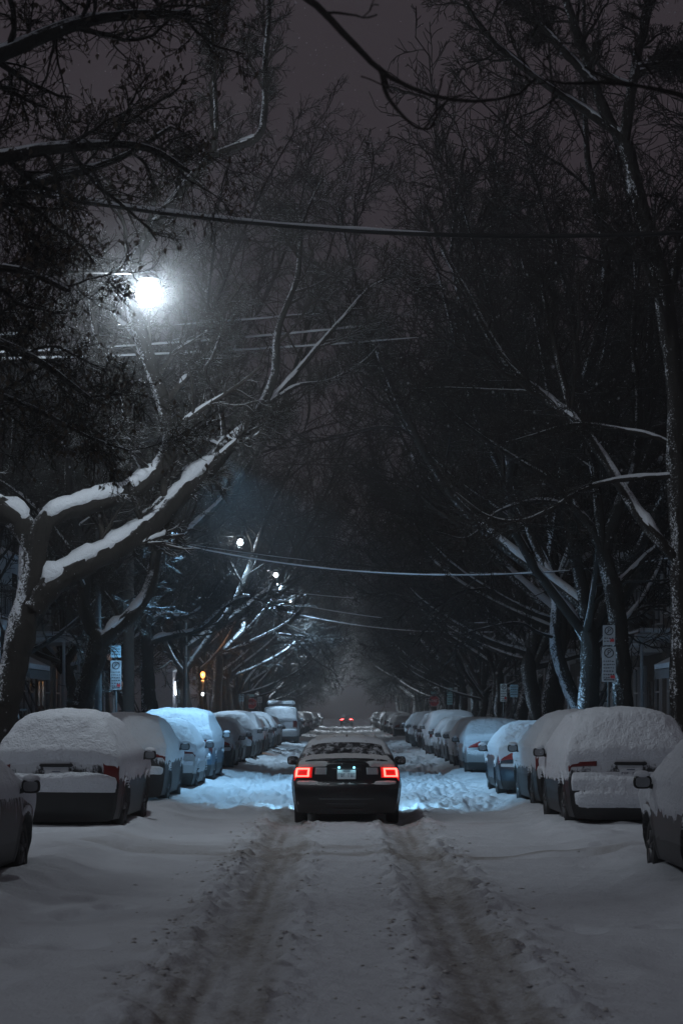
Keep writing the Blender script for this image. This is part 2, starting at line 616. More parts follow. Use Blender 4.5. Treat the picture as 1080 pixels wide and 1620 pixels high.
def clods():
    rng = np.random.default_rng(3)
    n = 5500
    d = 10.5 + 26 * rng.random(n) ** 1.2
    wob = .05 * vnoise(d * .09, 3.3, 0, 5) + .015 * vnoise(d * .5, 8.1, 0, 6)
    sg = np.where(rng.random(n) < .5, -1, 1)
    out = rng.random(n) < .68
    off = np.where(out, .36 + .34 * rng.random(n) ** 1.6, -.34 - .25 * rng.random(n) ** 1.5) + (rng.random(n) < .25) * rng.normal(size=n) * .22
    x = wob + sg * (TRK + off)
    keep = vnoise(x * 1.4, d * .8, 0, 61) + .7 * rng.random(n) > .2
    # crumbs thrown wide
    m = 260
    x2 = rng.uniform(-3.0, 3.0, m)
    d2 = 10.5 + 26 * rng.random(m)
    k2 = vnoise(x2 * 1.1, d2 * .6, 0, 62) > .25
    x, d = np.concatenate([x[keep], x2[k2]]), np.concatenate([d[keep], d2[k2]])
    r = .006 + .018 * rng.random(len(x)) ** 3
    r *= np.where(np.arange(len(x)) < keep.sum(), 1, .8)
    z = street_h(x, d)
    o8 = np.array([(1, 0, 0), (.6, .7, .1), (-.2, 1, 0), (-1, .2, .1), (-.6, -.8, 0), (.3, -1, .1), (.1, .1, .85), (0, 0, -.6)])
    V = np.stack([x, d, z + r * .1], 1)[:, None] + (o8[None] * (1 + .35 * rng.normal(size=(len(x), 8, 3)))) * r[:, None, None] * np.array([1.3, 1.2, .6])
    tri = [(k, (k + 1) % 6, 6) for k in range(6)] + [((k + 1) % 6, k, 7) for k in range(6)]
    Q = (np.array(tri)[None] + (np.arange(len(x)) * 8)[:, None, None]).reshape(-1, 3)
    o = mesh_np('slush_clumps', V.reshape(-1, 3), Q, M['slush_clod'], None)
    o['kind'] = 'stuff'


clods()


# ------------------------------------------------------------------ cars
class Shape:
    def __init__(s, keys, W, zb, tum, wheels, R=.335, pw=3.0, rx=.035, arch_d=.2):
        s.names = [k[0] for k in keys]
        s.K = np.array([k[1:] for k in keys], float)
        s.W, s.zb, s.tum, s.wheels, s.R, s.pw, s.rx, s.arch_d = W, zb, tum, wheels, R, pw, rx, arch_d
        s.L = s.K[:, 0].max()
        s.zs = .22

    def k(s, n):
        return float(s.names.index(n))

    def spl(s, i):
        n = len(s.K)
        i = np.clip(i, 0, n - 1.0)
        k = np.clip(np.round(i).astype(int), 0, n - 1)
        t = i - k
        a = np.clip(k - 1, 0, n - 1)
        b = np.clip(k + 1, 0, n - 1)
        P = s.K
        ka = 2 * P[0] - P[1]
        kb = 2 * P[-1] - P[-2]
        Pa = np.where((k == 0)[..., None], ka, P[a])
        Pb = np.where((k == n - 1)[..., None], kb, P[b])
        t = t[..., None]
        return .5 * (.5 - t) ** 2 * Pa + (.75 - t * t) * P[k] + .5 * (.5 + t) ** 2 * Pb

    def sx(s, y, z):
        yy = y / s.L
        w = s.W / 2 * (1 - .075 * np.clip((.16 - yy) / .16, 0, 1) ** 2 - .15 * np.clip((yy - .84) / .16, 0, 1) ** 2)
        w = w - .07 * np.clip((.55 - z) / .35, 0, 1) ** 2
        d = np.clip(z - s.zb + .08, 0, 9)
        up = np.where(d < .16, d * d / .32, d - .08) * s.tum
        mid = .012 * np.sin(np.clip((z - .5) / .4, 0, 1) * math.pi)
        return w - up + mid

    def P(s, i, q):
        i = np.asarray(i, float)
        q = np.asarray(q, float)
        i, q = np.broadcast_arrays(i, q)
        c = s.spl(i)
        yc, zc, ye, ze = c[..., 0], c[..., 1], c[..., 2], c[..., 3]
        xe = s.sx(ye, ze) - s.rx
        aq = np.abs(q)
        u = np.minimum(aq, 1)
        t = np.clip(aq - 1, 0, 1)
        w = u ** s.pw
        yt = yc + (ye - yc) * w
        zt = zc + (ze - zc) * w
        zside = ze + (np.minimum(s.zs, ze) - ze) * t
        xs = s.sx(ye, zside) - s.rx * (1 - sstep(0, .07, ze - zside))
        for wy in s.wheels:
            dd = np.sqrt((ye - wy) ** 2 + (zside - s.R) ** 2)
            xs = xs - s.arch_d * sstep(s.R + .085, s.R + .04, dd) + .018 * sstep(s.R + .16, s.R + .09, dd) * (dd > s.R + .06)
        side = aq > 1
        x = np.where(side, xs, u * xe) * np.sign(q)
        y = np.where(side, ye, yt)
        z = np.where(side, zside, zt)
        return np.stack([x, y, z], -1)

    def samp(s, n, i0=0., i1=None):
        i1 = len(s.K) - 1.0 if i1 is None else i1
        f = np.linspace(i0, i1, 1200)
        c = s.spl(f)
        d = np.sqrt((np.diff(c, axis=0) ** 2).sum(1)) + 1e-5
        cum = np.concatenate([[0], np.cumsum(d)])
        return np.interp(np.linspace(0, cum[-1], n), cum, f)

    def grid(s, I, Qv):
        ii, qq = np.meshgrid(I, Qv, indexing='ij')
        return ii, qq, s.P(ii, qq)

    def normals(s, G):
        a = np.gradient(G, axis=0)
        b = np.gradient(G, axis=1)
        n = np.cross(b, a)
        n /= np.linalg.norm(n, axis=-1, keepdims=True) + 1e-9
        c = G.mean((0, 1))
        return n

    def body(s, mats, parent, trim_below=None):
        I = s.samp(150)
        qh = np.concatenate([np.linspace(0, .8, 8), np.linspace(.84, 1, 8)[:-1], np.linspace(1, 2, 26)])
        Qv = np.concatenate([-qh[::-1], qh[1:]])
        ii, qq, G = s.grid(I, Qv)
        ni, nq = ii.shape
        V = G.reshape(-1, 3)
        idx = np.arange(ni * nq).reshape(ni, nq)
        Q = np.stack([idx[:-1, :-1], idx[:-1, 1:], idx[1:, 1:], idx[1:, :-1]], -1).reshape(-1, 4)
        Qb = np.stack([idx[:-1, -1], idx[:-1, 0], idx[1:, 0], idx[1:, -1]], -1)
        cen = V[Q].mean(1)
        ic = ((ii[:-1, :-1] + ii[1:, 1:]) / 2).ravel()
        mi = np.zeros(len(Q), int)
        if trim_below is not None:
            mi[(cen[:, 2] < trim_below)] = 1
        for wy in s.wheels:
            dd = np.sqrt((cen[:, 1] - wy) ** 2 + (cen[:, 2] - s.R) ** 2)
            mi[(dd < s.R + .075) & (np.abs(cen[:, 0]) > s.W * .3)] = 1
        mi = np.concatenate([mi, np.ones(len(Qb), int)])
        return mesh_np('body', V, np.concatenate([Q, Qb]), mats, parent, mi=mi)

    def patch(s, name, mat, parent, i0, i1, q0, q1, off=.006, ni=10, nq=12, curve=None):
        """a panel that follows the body skin, with its edge turned in"""
        I = np.linspace(i0, i1, ni)
        Qv = np.linspace(q0, q1, nq)
        I = np.concatenate([[i0 - 1e-3], I, [i1 + 1e-3]])
        Qv = np.concatenate([[q0 - 1e-4], Qv, [q1 + 1e-4]])
        ii, qq, G = s.grid(I, Qv)
        if curve:
            ii = curve(ii, qq)
            G = s.P(ii, qq)
        e = 1e-3
        a = s.P(ii + e, qq) - s.P(ii - e, qq)
        b = s.P(ii, qq + e) - s.P(ii, qq - e)
        n = np.cross(b, a)
        n /= np.linalg.norm(n, axis=-1, keepdims=True) + 1e-12
        o = np.full(ii.shape, off)
        o[0], o[-1], o[:, 0], o[:, -1] = -.012, -.012, -.012, -.012
        V = (G + n * o[..., None]).reshape(-1, 3)
        idx = np.arange(ii.size).reshape(ii.shape)
        Q = np.stack([idx[:-1, :-1], idx[:-1, 1:], idx[1:, 1:], idx[1:, :-1]], -1).reshape(-1, 4)
        return mesh_np(name, V, Q, mat, parent)

    def side_window(s, name, mat, parent, sg, y0, y1, zlo, slant0=.0, slant1=.0, off=.006, gap=.075, ni=26):
        I = np.linspace(0, len(s.K) - 1, 900)
        c = s.spl(I)
        ysE, zsE = c[:, 2], c[:, 3]
        a = np.linspace(0, 1, ni)
        b = np.linspace(0, 1, 8)
        A, B = np.meshgrid(a, b, indexing='ij')
        Y = (y0 + slant0 * B) + ((y1 - slant1 * B) - (y0 + slant0 * B)) * A
        ztop = np.interp(Y, ysE, zsE) - gap
        Z = zlo + (np.maximum(ztop, zlo + .005) - zlo) * B
        X = (s.sx(Y, Z) + off) * sg
        V = np.stack([X, Y, Z], -1).reshape(-1, 3)
        idx = np.arange(A.size).reshape(A.shape)
        Q = np.stack([idx[:-1, :-1], idx[1:, :-1], idx[1:, 1:], idx[:-1, 1:]], -1).reshape(-1, 4)
        if sg < 0:
            Q = Q[:, ::-1]
        return mesh_np(name, V, Q, mat, parent)

    def snow(s, parent, T, seed=0, ni=170, name='snow_cover', mat=None, rough=1.0):
        I = s.samp(ni)
        qh = np.concatenate([np.linspace(0, .8, 26), np.linspace(.82, 1, 9)[:-1], np.linspace(1, 1.86, 30)])
        Qv = np.concatenate([-qh[::-1], qh[1:]])
        ii, qq, G = s.grid(I, Qv)
        e = 2e-3
        a = s.P(ii + e, qq) - s.P(ii - e, qq)
        b = s.P(ii, qq + e) - s.P(ii, qq - e)
        n = np.cross(b, a)
        n /= np.linalg.norm(n, axis=-1, keepdims=True) + 1e-12
        th = T(ii, qq, G, n, s)
        n1 = fbm(G[..., 0] * 3, G[..., 1] * 3, G[..., 2] * 3 + seed, seed, 3)
        n2 = fbm(G[..., 0] * 13, G[..., 1] * 13, G[..., 2] * 13 + seed, seed + 5, 3)
        th = th * (1 + .3 * n1) + rough * (.022 * n2 * sstep(0, .05, th)) + .03 * (n2 - .05) * (1 - sstep(.0, .04, th)) * (th > -.05)
        # spread sideways a little so edges hang soft
        ok = th > .004
        d = n * .75 + np.array([0, 0, .5])
        V = G + d * np.where(ok, th, -.012)[..., None]
        for _ in range(2):
            W_ = V.copy()
            W_[1:-1, 1:-1] = V[1:-1, 1:-1] * .5 + .125 * (V[:-2, 1:-1] + V[2:, 1:-1] + V[1:-1, :-2] + V[1:-1, 2:])
            V = np.where(ok[..., None], W_, V)
        idx = np.arange(ii.size).reshape(ii.shape)
        Q = np.stack([idx[:-1, :-1], idx[:-1, 1:], idx[1:, 1:], idx[1:, :-1]], -1).reshape(-1, 4)
        keep = ok.ravel()[Q].any(1)
        Q = Q[keep]
        used = np.unique(Q)
        remap = np.zeros(ii.size, int)
        remap[used] = np.arange(len(used))
        return mesh_np(name, V.reshape(-1, 3)[used], remap[Q], mat or M['snow_soft'], parent)


def snow_field(top=.10, rear_from=None, rear_t=.05, ledge=.09, side=.02, side_z=1.0, hood=None, trunk=None, deck_cut=None, lower=0.0, ledge_w=.75):
    def T(i, q, G, n, s):
        nz, ny = n[..., 2], n[..., 1]
        aq = np.abs(q)
        jag = .10 * fbm(G[..., 0] * 6, G[..., 1] * 6, G[..., 2] * 2.2, 77, 4) + .05 * vnoise(G[..., 0] * 2, G[..., 2] * 2, G[..., 1], 78)
        th = top * sstep(.12, .62, nz) * sstep(s.k('tl') - .1, s.k('tl') + .6, i)
        if rear_from is not None:
            m = sstep(rear_from - .10, rear_from + .35, i + jag * 4) * (1 - sstep(s.k('rr') - .3, s.k('rr') + .5, i)) * (1 - sstep(1.0, 1.5, aq))
            th = np.maximum(th, rear_t * m)
        if lower > 0:
            m = sstep(s.k('bl'), s.k('bl') + .4, i + jag * 2) * (1 - sstep(s.k('bm') + .1, s.k('bm') + .6, i)) * (1 - sstep(.86, .97, aq + jag))
            th = np.maximum(th, lower * m)
        lb = np.exp(-((i - s.k('bs')) / ledge_w) ** 2) * (1 - sstep(.98, 1.04, aq)) * sstep(s.k('bm') + .45, s.k('bt') - .1, i)
        th = np.maximum(th, ledge * lb)
        hz = side_z + jag * 1.1
        wh = np.minimum.reduce([np.hypot(G[..., 1] - wy, G[..., 2] - s.R) for wy in s.wheels])
        strk = .07 * fbm(G[..., 1] * 11, G[..., 2] * .9, 0, 79, 4)
        hz = hz + strk + .35 * sstep(s.R + .24, s.R + .06, wh)
        th = np.maximum(th, side * sstep(hz, hz + .12, G[..., 2]) * (aq > .98) * sstep(.15, .4, G[..., 1]))
        th = th - .02 * (th < .015)
        return th
    return T


def wheel(parent, x, y, R, w, sg, style=5, snow=0.0):
    mb = MB()
    hw = w / 2
    prof = [(R * .62, -hw * .8), (R * .70, -hw), (R * .93, -hw), (R * .99, -hw * .7), (R, -hw * .3), (R, hw * .3), (R * .99, hw * .7), (R * .93, hw), (R * .70, hw), (R * .62, hw * .8), (R * .62, -hw * .8)]
    mb.lathe(prof, 28, (x, y, R), 'x')
    ty = mb.build('wheel', M['rubber'], parent, True)
    rm = MB()
    xo = x + sg * hw * .55
    rm.lathe([(R * .62, -.02), (R * .64, .03), (R * .58, .035), (R * .55, .0), (.0, -.01)], 24, (xo, y, R), 'x')
    for k in range(style):
        a = 2 * math.pi * k / style + .3
        d = Vector((0, math.cos(a), math.sin(a)))
        rm.tube([Vector((xo + sg * .02, y, R)) + d * .03, Vector((xo + sg * .025, y, R)) + d * R * .6], [.045, .03], 6)
    rm.lathe([(0, sg * .035), (.05, sg * .03), (.055, 0)], 12, (xo, y, R), 'x')
    rm.build('rim', M['rim'], ty, True)
    if snow > 0:
        sn = MB()
        sn.ell((xo + sg * .03, y - .05, R * .62), (.05, R * .5, R * .38), 12, 8)
        sn.build('packed_snow', M['snow_soft'], ty, True)
    return ty


def side_mirror(parent, sg, x, y, z, mat, w=.20, h=.15, snow=.03, lit=False):
    mb = MB()
    cx = sg * (x + w / 2 + .06)
    # a rounded shell, open face to the rear
    n = 16
    rings = [(0, .86), (.012, 1.0), (.05, .98), (.10, .8), (.135, .45), (.145, .08)]
    vs, fs = [], []
    for (dy, sc) in rings:
        for k in range(n):
            a = 2 * math.pi * k / n
            ca, sa = math.cos(a), math.sin(a)
            e = .62
            px = math.copysign(abs(ca) ** e, ca) * w / 2 * sc
            pz = math.copysign(abs(sa) ** e, sa) * h / 2 * sc
            vs.append((cx + px, y + dy, z + pz))
    for r in range(len(rings) - 1):
        for k in range(n):
            k2 = (k + 1) % n
            fs.append((r * n + k, r * n + k2, (r + 1) * n + k2, (r + 1) * n + k))
    fs.append(tuple(range(n)))
    mb.add(vs, fs)
    mb.tube([(sg * (x - .04), y + .08, z - .07), (sg * (x + .07), y + .07, z - .045)], [.03, .028], 8)
    o = mb.build('side_mirror', M['trim'] if mat is None else mat, parent, True)
    g = MB()
    vs = []
    for k in range(n):
        a = 2 * math.pi * k / n
        ca, sa = math.cos(a), math.sin(a)
        vs.append((cx + math.copysign(abs(ca) ** .62, ca) * w / 2 * .78, y - .004, z + math.copysign(abs(sa) ** .62, sa) * h / 2 * .74))
    g.add(vs, [tuple(range(n))])
    g.build('mirror_glass', M['mirror'] if not lit else M['glass_clear'], o)
    if snow > 0:
        s_ = MB()
        s_.ell((cx, y + .06, z + h / 2), (w * .47, .075, snow + .02), 14, 8)
        s_.build('snow_cap', M['snow_soft'], o, True)
    return o


def plate_part(parent, y, z, w=.31, h=.16, lit=False):
    mb = MB()
    mb.box((0, y - .008, z), (w, .012, h), .004)
    p = mb.build('licence_plate', M['plate'], parent)
    ink = MB()
    # faint embossed strokes: not legible in the photograph either
    for k in range(7):
        if k == 3:
            continue
        cx = -w * .40 + w * .133 * k
        ink.box((cx - .010, y - .016, z - .012), (.006, .004, h * .42))
        if k % 2 == 0:
            ink.box((cx + .004, y - .016, z + .012), (.020, .004, .006))
        else:
            ink.box((cx + .010, y - .016, z - .012), (.006, .004, h * .42))
            ink.box((cx, y - .016, z - .034), (.016, .004, .006))
    ink.box((0, y - .016, z + h * .36), (w * .4, .004, .012))
    ink.build('plate_lettering', M['plate_ink'], p)
    return p


SUV_K = [("rb", .14, .18, .13, .20), ("bl", .03, .34, .135, .35), ("bm", .00, .56, .14, .56), ("bt", .01, .68, .145, .67), ("bs", .08, .71, .16, .70),
         ("tl", .12, .76, .175, .76), ("ll", .115, .94, .195, .92), ("lh", .13, 1.08, .23, 1.07), ("wb", .17, 1.15, .28, 1.13), ("wt", .44, 1.54, .56, 1.47),
         ("rr", .50, 1.66, .72, 1.57), ("r1", 1.3, 1.71, 1.3, 1.61), ("r2", 2.2, 1.69, 2.2, 1.60), ("wst", 2.75, 1.62, 2.65, 1.54), ("wsb", 3.45, 1.14, 3.25, 1.08),
         ("h1", 3.9, 1.06, 3.85, .99), ("hf", 4.35, .96, 4.22, .89), ("n1", 4.55, .78, 4.42, .72), ("n2", 4.58, .55, 4.46, .55), ("fb", 4.50, .28, 4.50, .30)]
SED_K = [("rb", .12, .20, 0.16, .22), ("bl", .02, .34, 0.165, .35), ("bm", .00, .53, 0.175, .54), ("bt", .03, .68, 0.185, .69), ("bs", .08, .715, 0.205, .715),
         ("tl", .095, .75, 0.215, .75), ("ll", .10, .84, 0.235, .83), ("lh", .105, .97, 0.27, .96), ("dk0", .11, 1.08, 0.33, 1.03), ("dk1", .34, 1.10, .42, 1.045),
         ("wb", .72, 1.08, .74, 1.03), ("wt", 1.30, 1.425, 1.34, 1.36), ("rr", 1.60, 1.49, 1.62, 1.415), ("r1", 2.0, 1.505, 2.0, 1.43), ("r2", 2.5, 1.49, 2.5, 1.42),
         ("wst", 2.9, 1.38, 2.82, 1.32), ("wsb", 3.6, 1.01, 3.42, .97), ("h1", 4.0, .95, 3.95, .88), ("hf", 4.4, .84, 4.25, .78), ("n1", 4.56, .66, 4.42, .62),
         ("n2", 4.6, .45, 4.47, .45), ("fb", 4.52, .22, 4.5, .24)]
HAT_K = [("rb", .13, .18, .12, .20), ("bl", .03, .33, .125, .34), ("bm", .00, .54, .13, .54), ("bt", .01, .66, .135, .65), ("bs", .06, .69, .15, .68),
         ("tl", .09, .74, .17, .74), ("ll", .09, .86, .19, .85), ("lh", .10, .98, .22, .97), ("wb", .14, 1.05, .28, 1.02), ("wt", .48, 1.40, .60, 1.34),
         ("rr", .58, 1.50, .78, 1.43), ("r1", 1.3, 1.54, 1.3, 1.46), ("r2", 2.0, 1.53, 2.0, 1.45), ("wst", 2.5, 1.46, 2.42, 1.39), ("wsb", 3.25, 1.04, 3.05, .99),
         ("h1", 3.6, .97, 3.55, .91), ("hf", 4.0, .87, 3.88, .80), ("n1", 4.18, .70, 4.05, .65), ("n2", 4.22, .48, 4.10, .48), ("fb", 4.15, .24, 4.13, .26)]
VAN_K = [("rb", .13, .20, .12, .22), ("bl", .03, .35, .125, .36), ("bm", .00, .56, .13, .56), ("bt", .01, .66, .135, .65), ("bs", .05, .69, .15, .68),
         ("tl", .08, .76, .165, .76), ("ll", .09, 1.00, .18, .98), ("lh", .10, 1.18, .20, 1.16), ("wb", .12, 1.24, .23, 1.22), ("wt", .30, 1.62, .40, 1.54),
         ("rr", .40, 1.74, .60, 1.66), ("r1", 1.4, 1.78, 1.4, 1.69), ("r2", 2.7, 1.76, 2.7, 1.67), ("wst", 3.2, 1.66, 3.1, 1.58), ("wsb", 4.1, 1.14, 3.85, 1.08),
         ("h1", 4.45, 1.04, 4.35, .97), ("hf", 4.8, .90, 4.62, .84), ("n1", 4.95, .74, 4.78, .68), ("n2", 5.0, .52, 4.84, .52), ("fb", 4.92, .28, 4.88, .30)]


def stretch(K, sy=1.0, sz=1.0, dz=0):
    return [(k[0], k[1] * sy, k[2] * sz + dz, k[3] * sy, k[4] * sz + dz) for k in K]


SUV = Shape(SUV_K, 1.88, 1.03, .62, (.88, 3.60), .355)
SUVB = Shape(stretch(SUV_K, 1.01, 1.01), 1.90, 1.06, .46, (.88, 3.62), .36)
SED = Shape(SED_K, 1.80, .93, .50, (.92, 3.62), .325, pw=2.4)
SEDB = Shape(stretch(SED_K, 1.0, .985), 1.78, .93, .62, (.92, 3.6), .32)
HAT = Shape(HAT_K, 1.74, .96, .52, (.70, 3.28), .315)
MPV = Shape(VAN_K, 1.92, 1.12, .36, (1.0, 3.95), .35)
CARGO = Shape(stretch(VAN_K, 1.08, 1.17), 2.0, 1.3, .22, (1.05, 4.3), .36)


def parked_car(name, label, cat, shape, paint, T, loc, rz=0.0, group=None, trim=None, lamp='bar', seed=1, snow_wheels=False, rear_trim=True, frost_glass=True, mirrors=(-1, 1), mirror_snow=.03, plate=True):
    t = empty(name, label, cat, loc, rz, group)
    s = shape
    s.body([paint, M['trim']], t, trim)
    k = s.k
    gl = M['glass'] if frost_glass else M['glass_clear']
    s.patch('rear_window', gl, t, k('wb') + .15, k('wt') - .1, -.86, .86)
    s.patch('windscreen', gl, t, k('wst') + .15, k('wsb') - .2, -.88, .88)
    L = s.L
    yr = s.spl(np.array(k('wb') + .4))[2]
    zl = s.zb + .02
    yf = s.spl(np.array(k('wsb') - .1))[2]
    ym = (yr + yf) / 2
    for sg in (-1, 1):
        s.side_window('side_window', gl, t, sg, yr + .08, ym - .05, zl, .25, 0.0)
        s.side_window('side_window', gl, t, sg, ym + .04, yf - .06, zl, 0.0, .45)
        if lamp == 'bar':
            s.patch('tail_light', M['tail_dim'], t, *( (k('ll') + .35, k('lh') + .25)), *sorted((sg * .58, sg * 1.10)), .012)
        elif lamp == 'tall':
            s.patch('tail_light', M['tail_dim'], t, k('tl') + .4, k('wb') - .1, *sorted((sg * .80, sg * 1.12)), .012)
        elif lamp == 'wedge':
            f = lambda ii, qq: ii + np.clip((.98 - np.abs(qq)) * .5, 0, .3) * np.where(ii < k('lh') - .3, 1, 0)
            s.patch('tail_light', M['tail_red'], t, k('ll') - .1, k('lh') + .55, *sorted((sg * .60, sg * 1.16)), .012, curve=f)
        for wy in s.wheels:
            wheel(t, sg * (s.W / 2 - .125), wy, s.R, .21, sg, 5, .5 if snow_wheels else 0)
    ymir = s.spl(np.array(k('wst') + .62))[2]
    for sg in mirrors:
        side_mirror(t, sg, float(s.sx(np.array(ymir), np.array(s.zb + .05))), float(ymir), s.zb + .09, None, snow=mirror_snow)
    if plate:
        z = (s.spl(np.array(k('tl')))[1] + s.spl(np.array(k('ll')))[1]) / 2 + .02
        y = float(min(s.P(np.array(k('tl') + f), np.array(0.))[1] for f in (0, .5, 1)))
        plate_part(t, y - .004, float(z))
    hb = MB()
    yy = s.P(np.array(k('ll') + .6), np.array(0.))
    hb.box((0, yy[1] - .012, yy[2]), (.5, .05, .05), .02)
    hb.build('tailgate_handle', M['trim'], t)
    s.snow(t, T, seed)
    return t


def rear_loc(x, d):
    return (x, d, .035)


CAR = {}
P_ = {'black': paint_mat('black_paint', (.010, .010, .012), .46), 'charcoal': paint_mat('charcoal_paint', (.022, .022, .025), .46),
      'grey': paint_mat('grey_paint', (.06, .06, .064), .52), 'silver': paint_mat('silver_paint', (.22, .23, .245), .2, .4, .4),
      'white': paint_mat('white_paint', (.42, .43, .45), .45, .5, 0), 'navy': paint_mat('navy_paint', (.006, .018, .036), -.4, .3),
      'burgundy': paint_mat('burgundy_paint', (.06, .012, .014), .5), 'blue': paint_mat('pale_blue_paint', (.07, .13, .19), .5)}

K = SUV.k
CAR['suv'] = parked_car('parked_suv', 'black SUV under deep rounded snow with a snow wedge on its rear bumper', 'SUV', SUV, P_['black'],
                        snow_field(.12, K('lh') + .25, .075, .23, .025, .74, ledge_w=.95), rear_loc(-4.28, 31.6), math.radians(-1.0), 'cars parked along the kerb', .66, 'tall', 3)
CAR['suv_bar'] = parked_car('parked_suv', 'tall SUV with a red lamp bar and two shelves of snow across its tailgate', 'SUV', SUVB, P_['charcoal'],
                            snow_field(.13, K('lh') + .1, .08, .13, .03, .70, lower=.07, ledge_w=1.2), rear_loc(4.28, 32.3), math.radians(.6), 'cars parked along the kerb', .56, 'bar', 5)
CAR['hatch'] = parked_car('parked_hatchback', 'grey hatchback with frosted doors behind the tall SUV, only its front half in view', 'car', HAT, P_['grey'],
                          snow_field(.11, HAT.k('lh'), .06, .08, .03, .68), rear_loc(4.22, 20.4), math.radians(.5), 'cars parked along the kerb', .46, 'bar', 7)
CAR['wagon'] = parked_car('parked_wagon', 'dark estate car with snow-plastered tailgate and red lamps just ahead of the black SUV', 'car', Shape(stretch(SUV_K, 1.03, .97), 1.84, 1.02, .45, (.88, 3.7), .34), P_['charcoal'],
                          snow_field(.12, K('lh') + .1, .05, .12, .03, .80), rear_loc(-4.35, 40.8), 0, 'cars parked along the kerb', .62, 'bar', 9)
CAR['mpv'] = parked_car('parked_minivan', 'pale blue minivan lit by the headlamps, round snow-covered roof, ahead of the small hatchback', 'minivan', MPV, P_['blue'],
                        snow_field(.12, MPV.k('lh') - .2, .05, .08, .03, .85), rear_loc(-4.28, 53.5), 0, 'cars parked along the kerb', .5, 'tall', 11)
CAR['sedan_navy'] = parked_car('parked_sedan', 'dark blue sedan with a bare boot lid, bright red lamps and snow on the roof', 'car', SEDB, P_['navy'],
                               snow_field(.12, SEDB.k('dk1') + .3, .07, .05, .0, 1.1), rear_loc(4.02, 44.3), 0, 'cars parked along the kerb', .40, 'wedge', 13)
CAR['sedan_silver'] = parked_car('parked_sedan', 'silver sedan ahead of the dark blue sedan, snow on roof and bumper', 'car', SED, P_['silver'],
                                 snow_field(.13, SED.k('dk0') + .4, .08, .08, .0, 1.02), rear_loc(4.2, 59.6), 0, 'cars parked along the kerb', .42, 'wedge', 15)


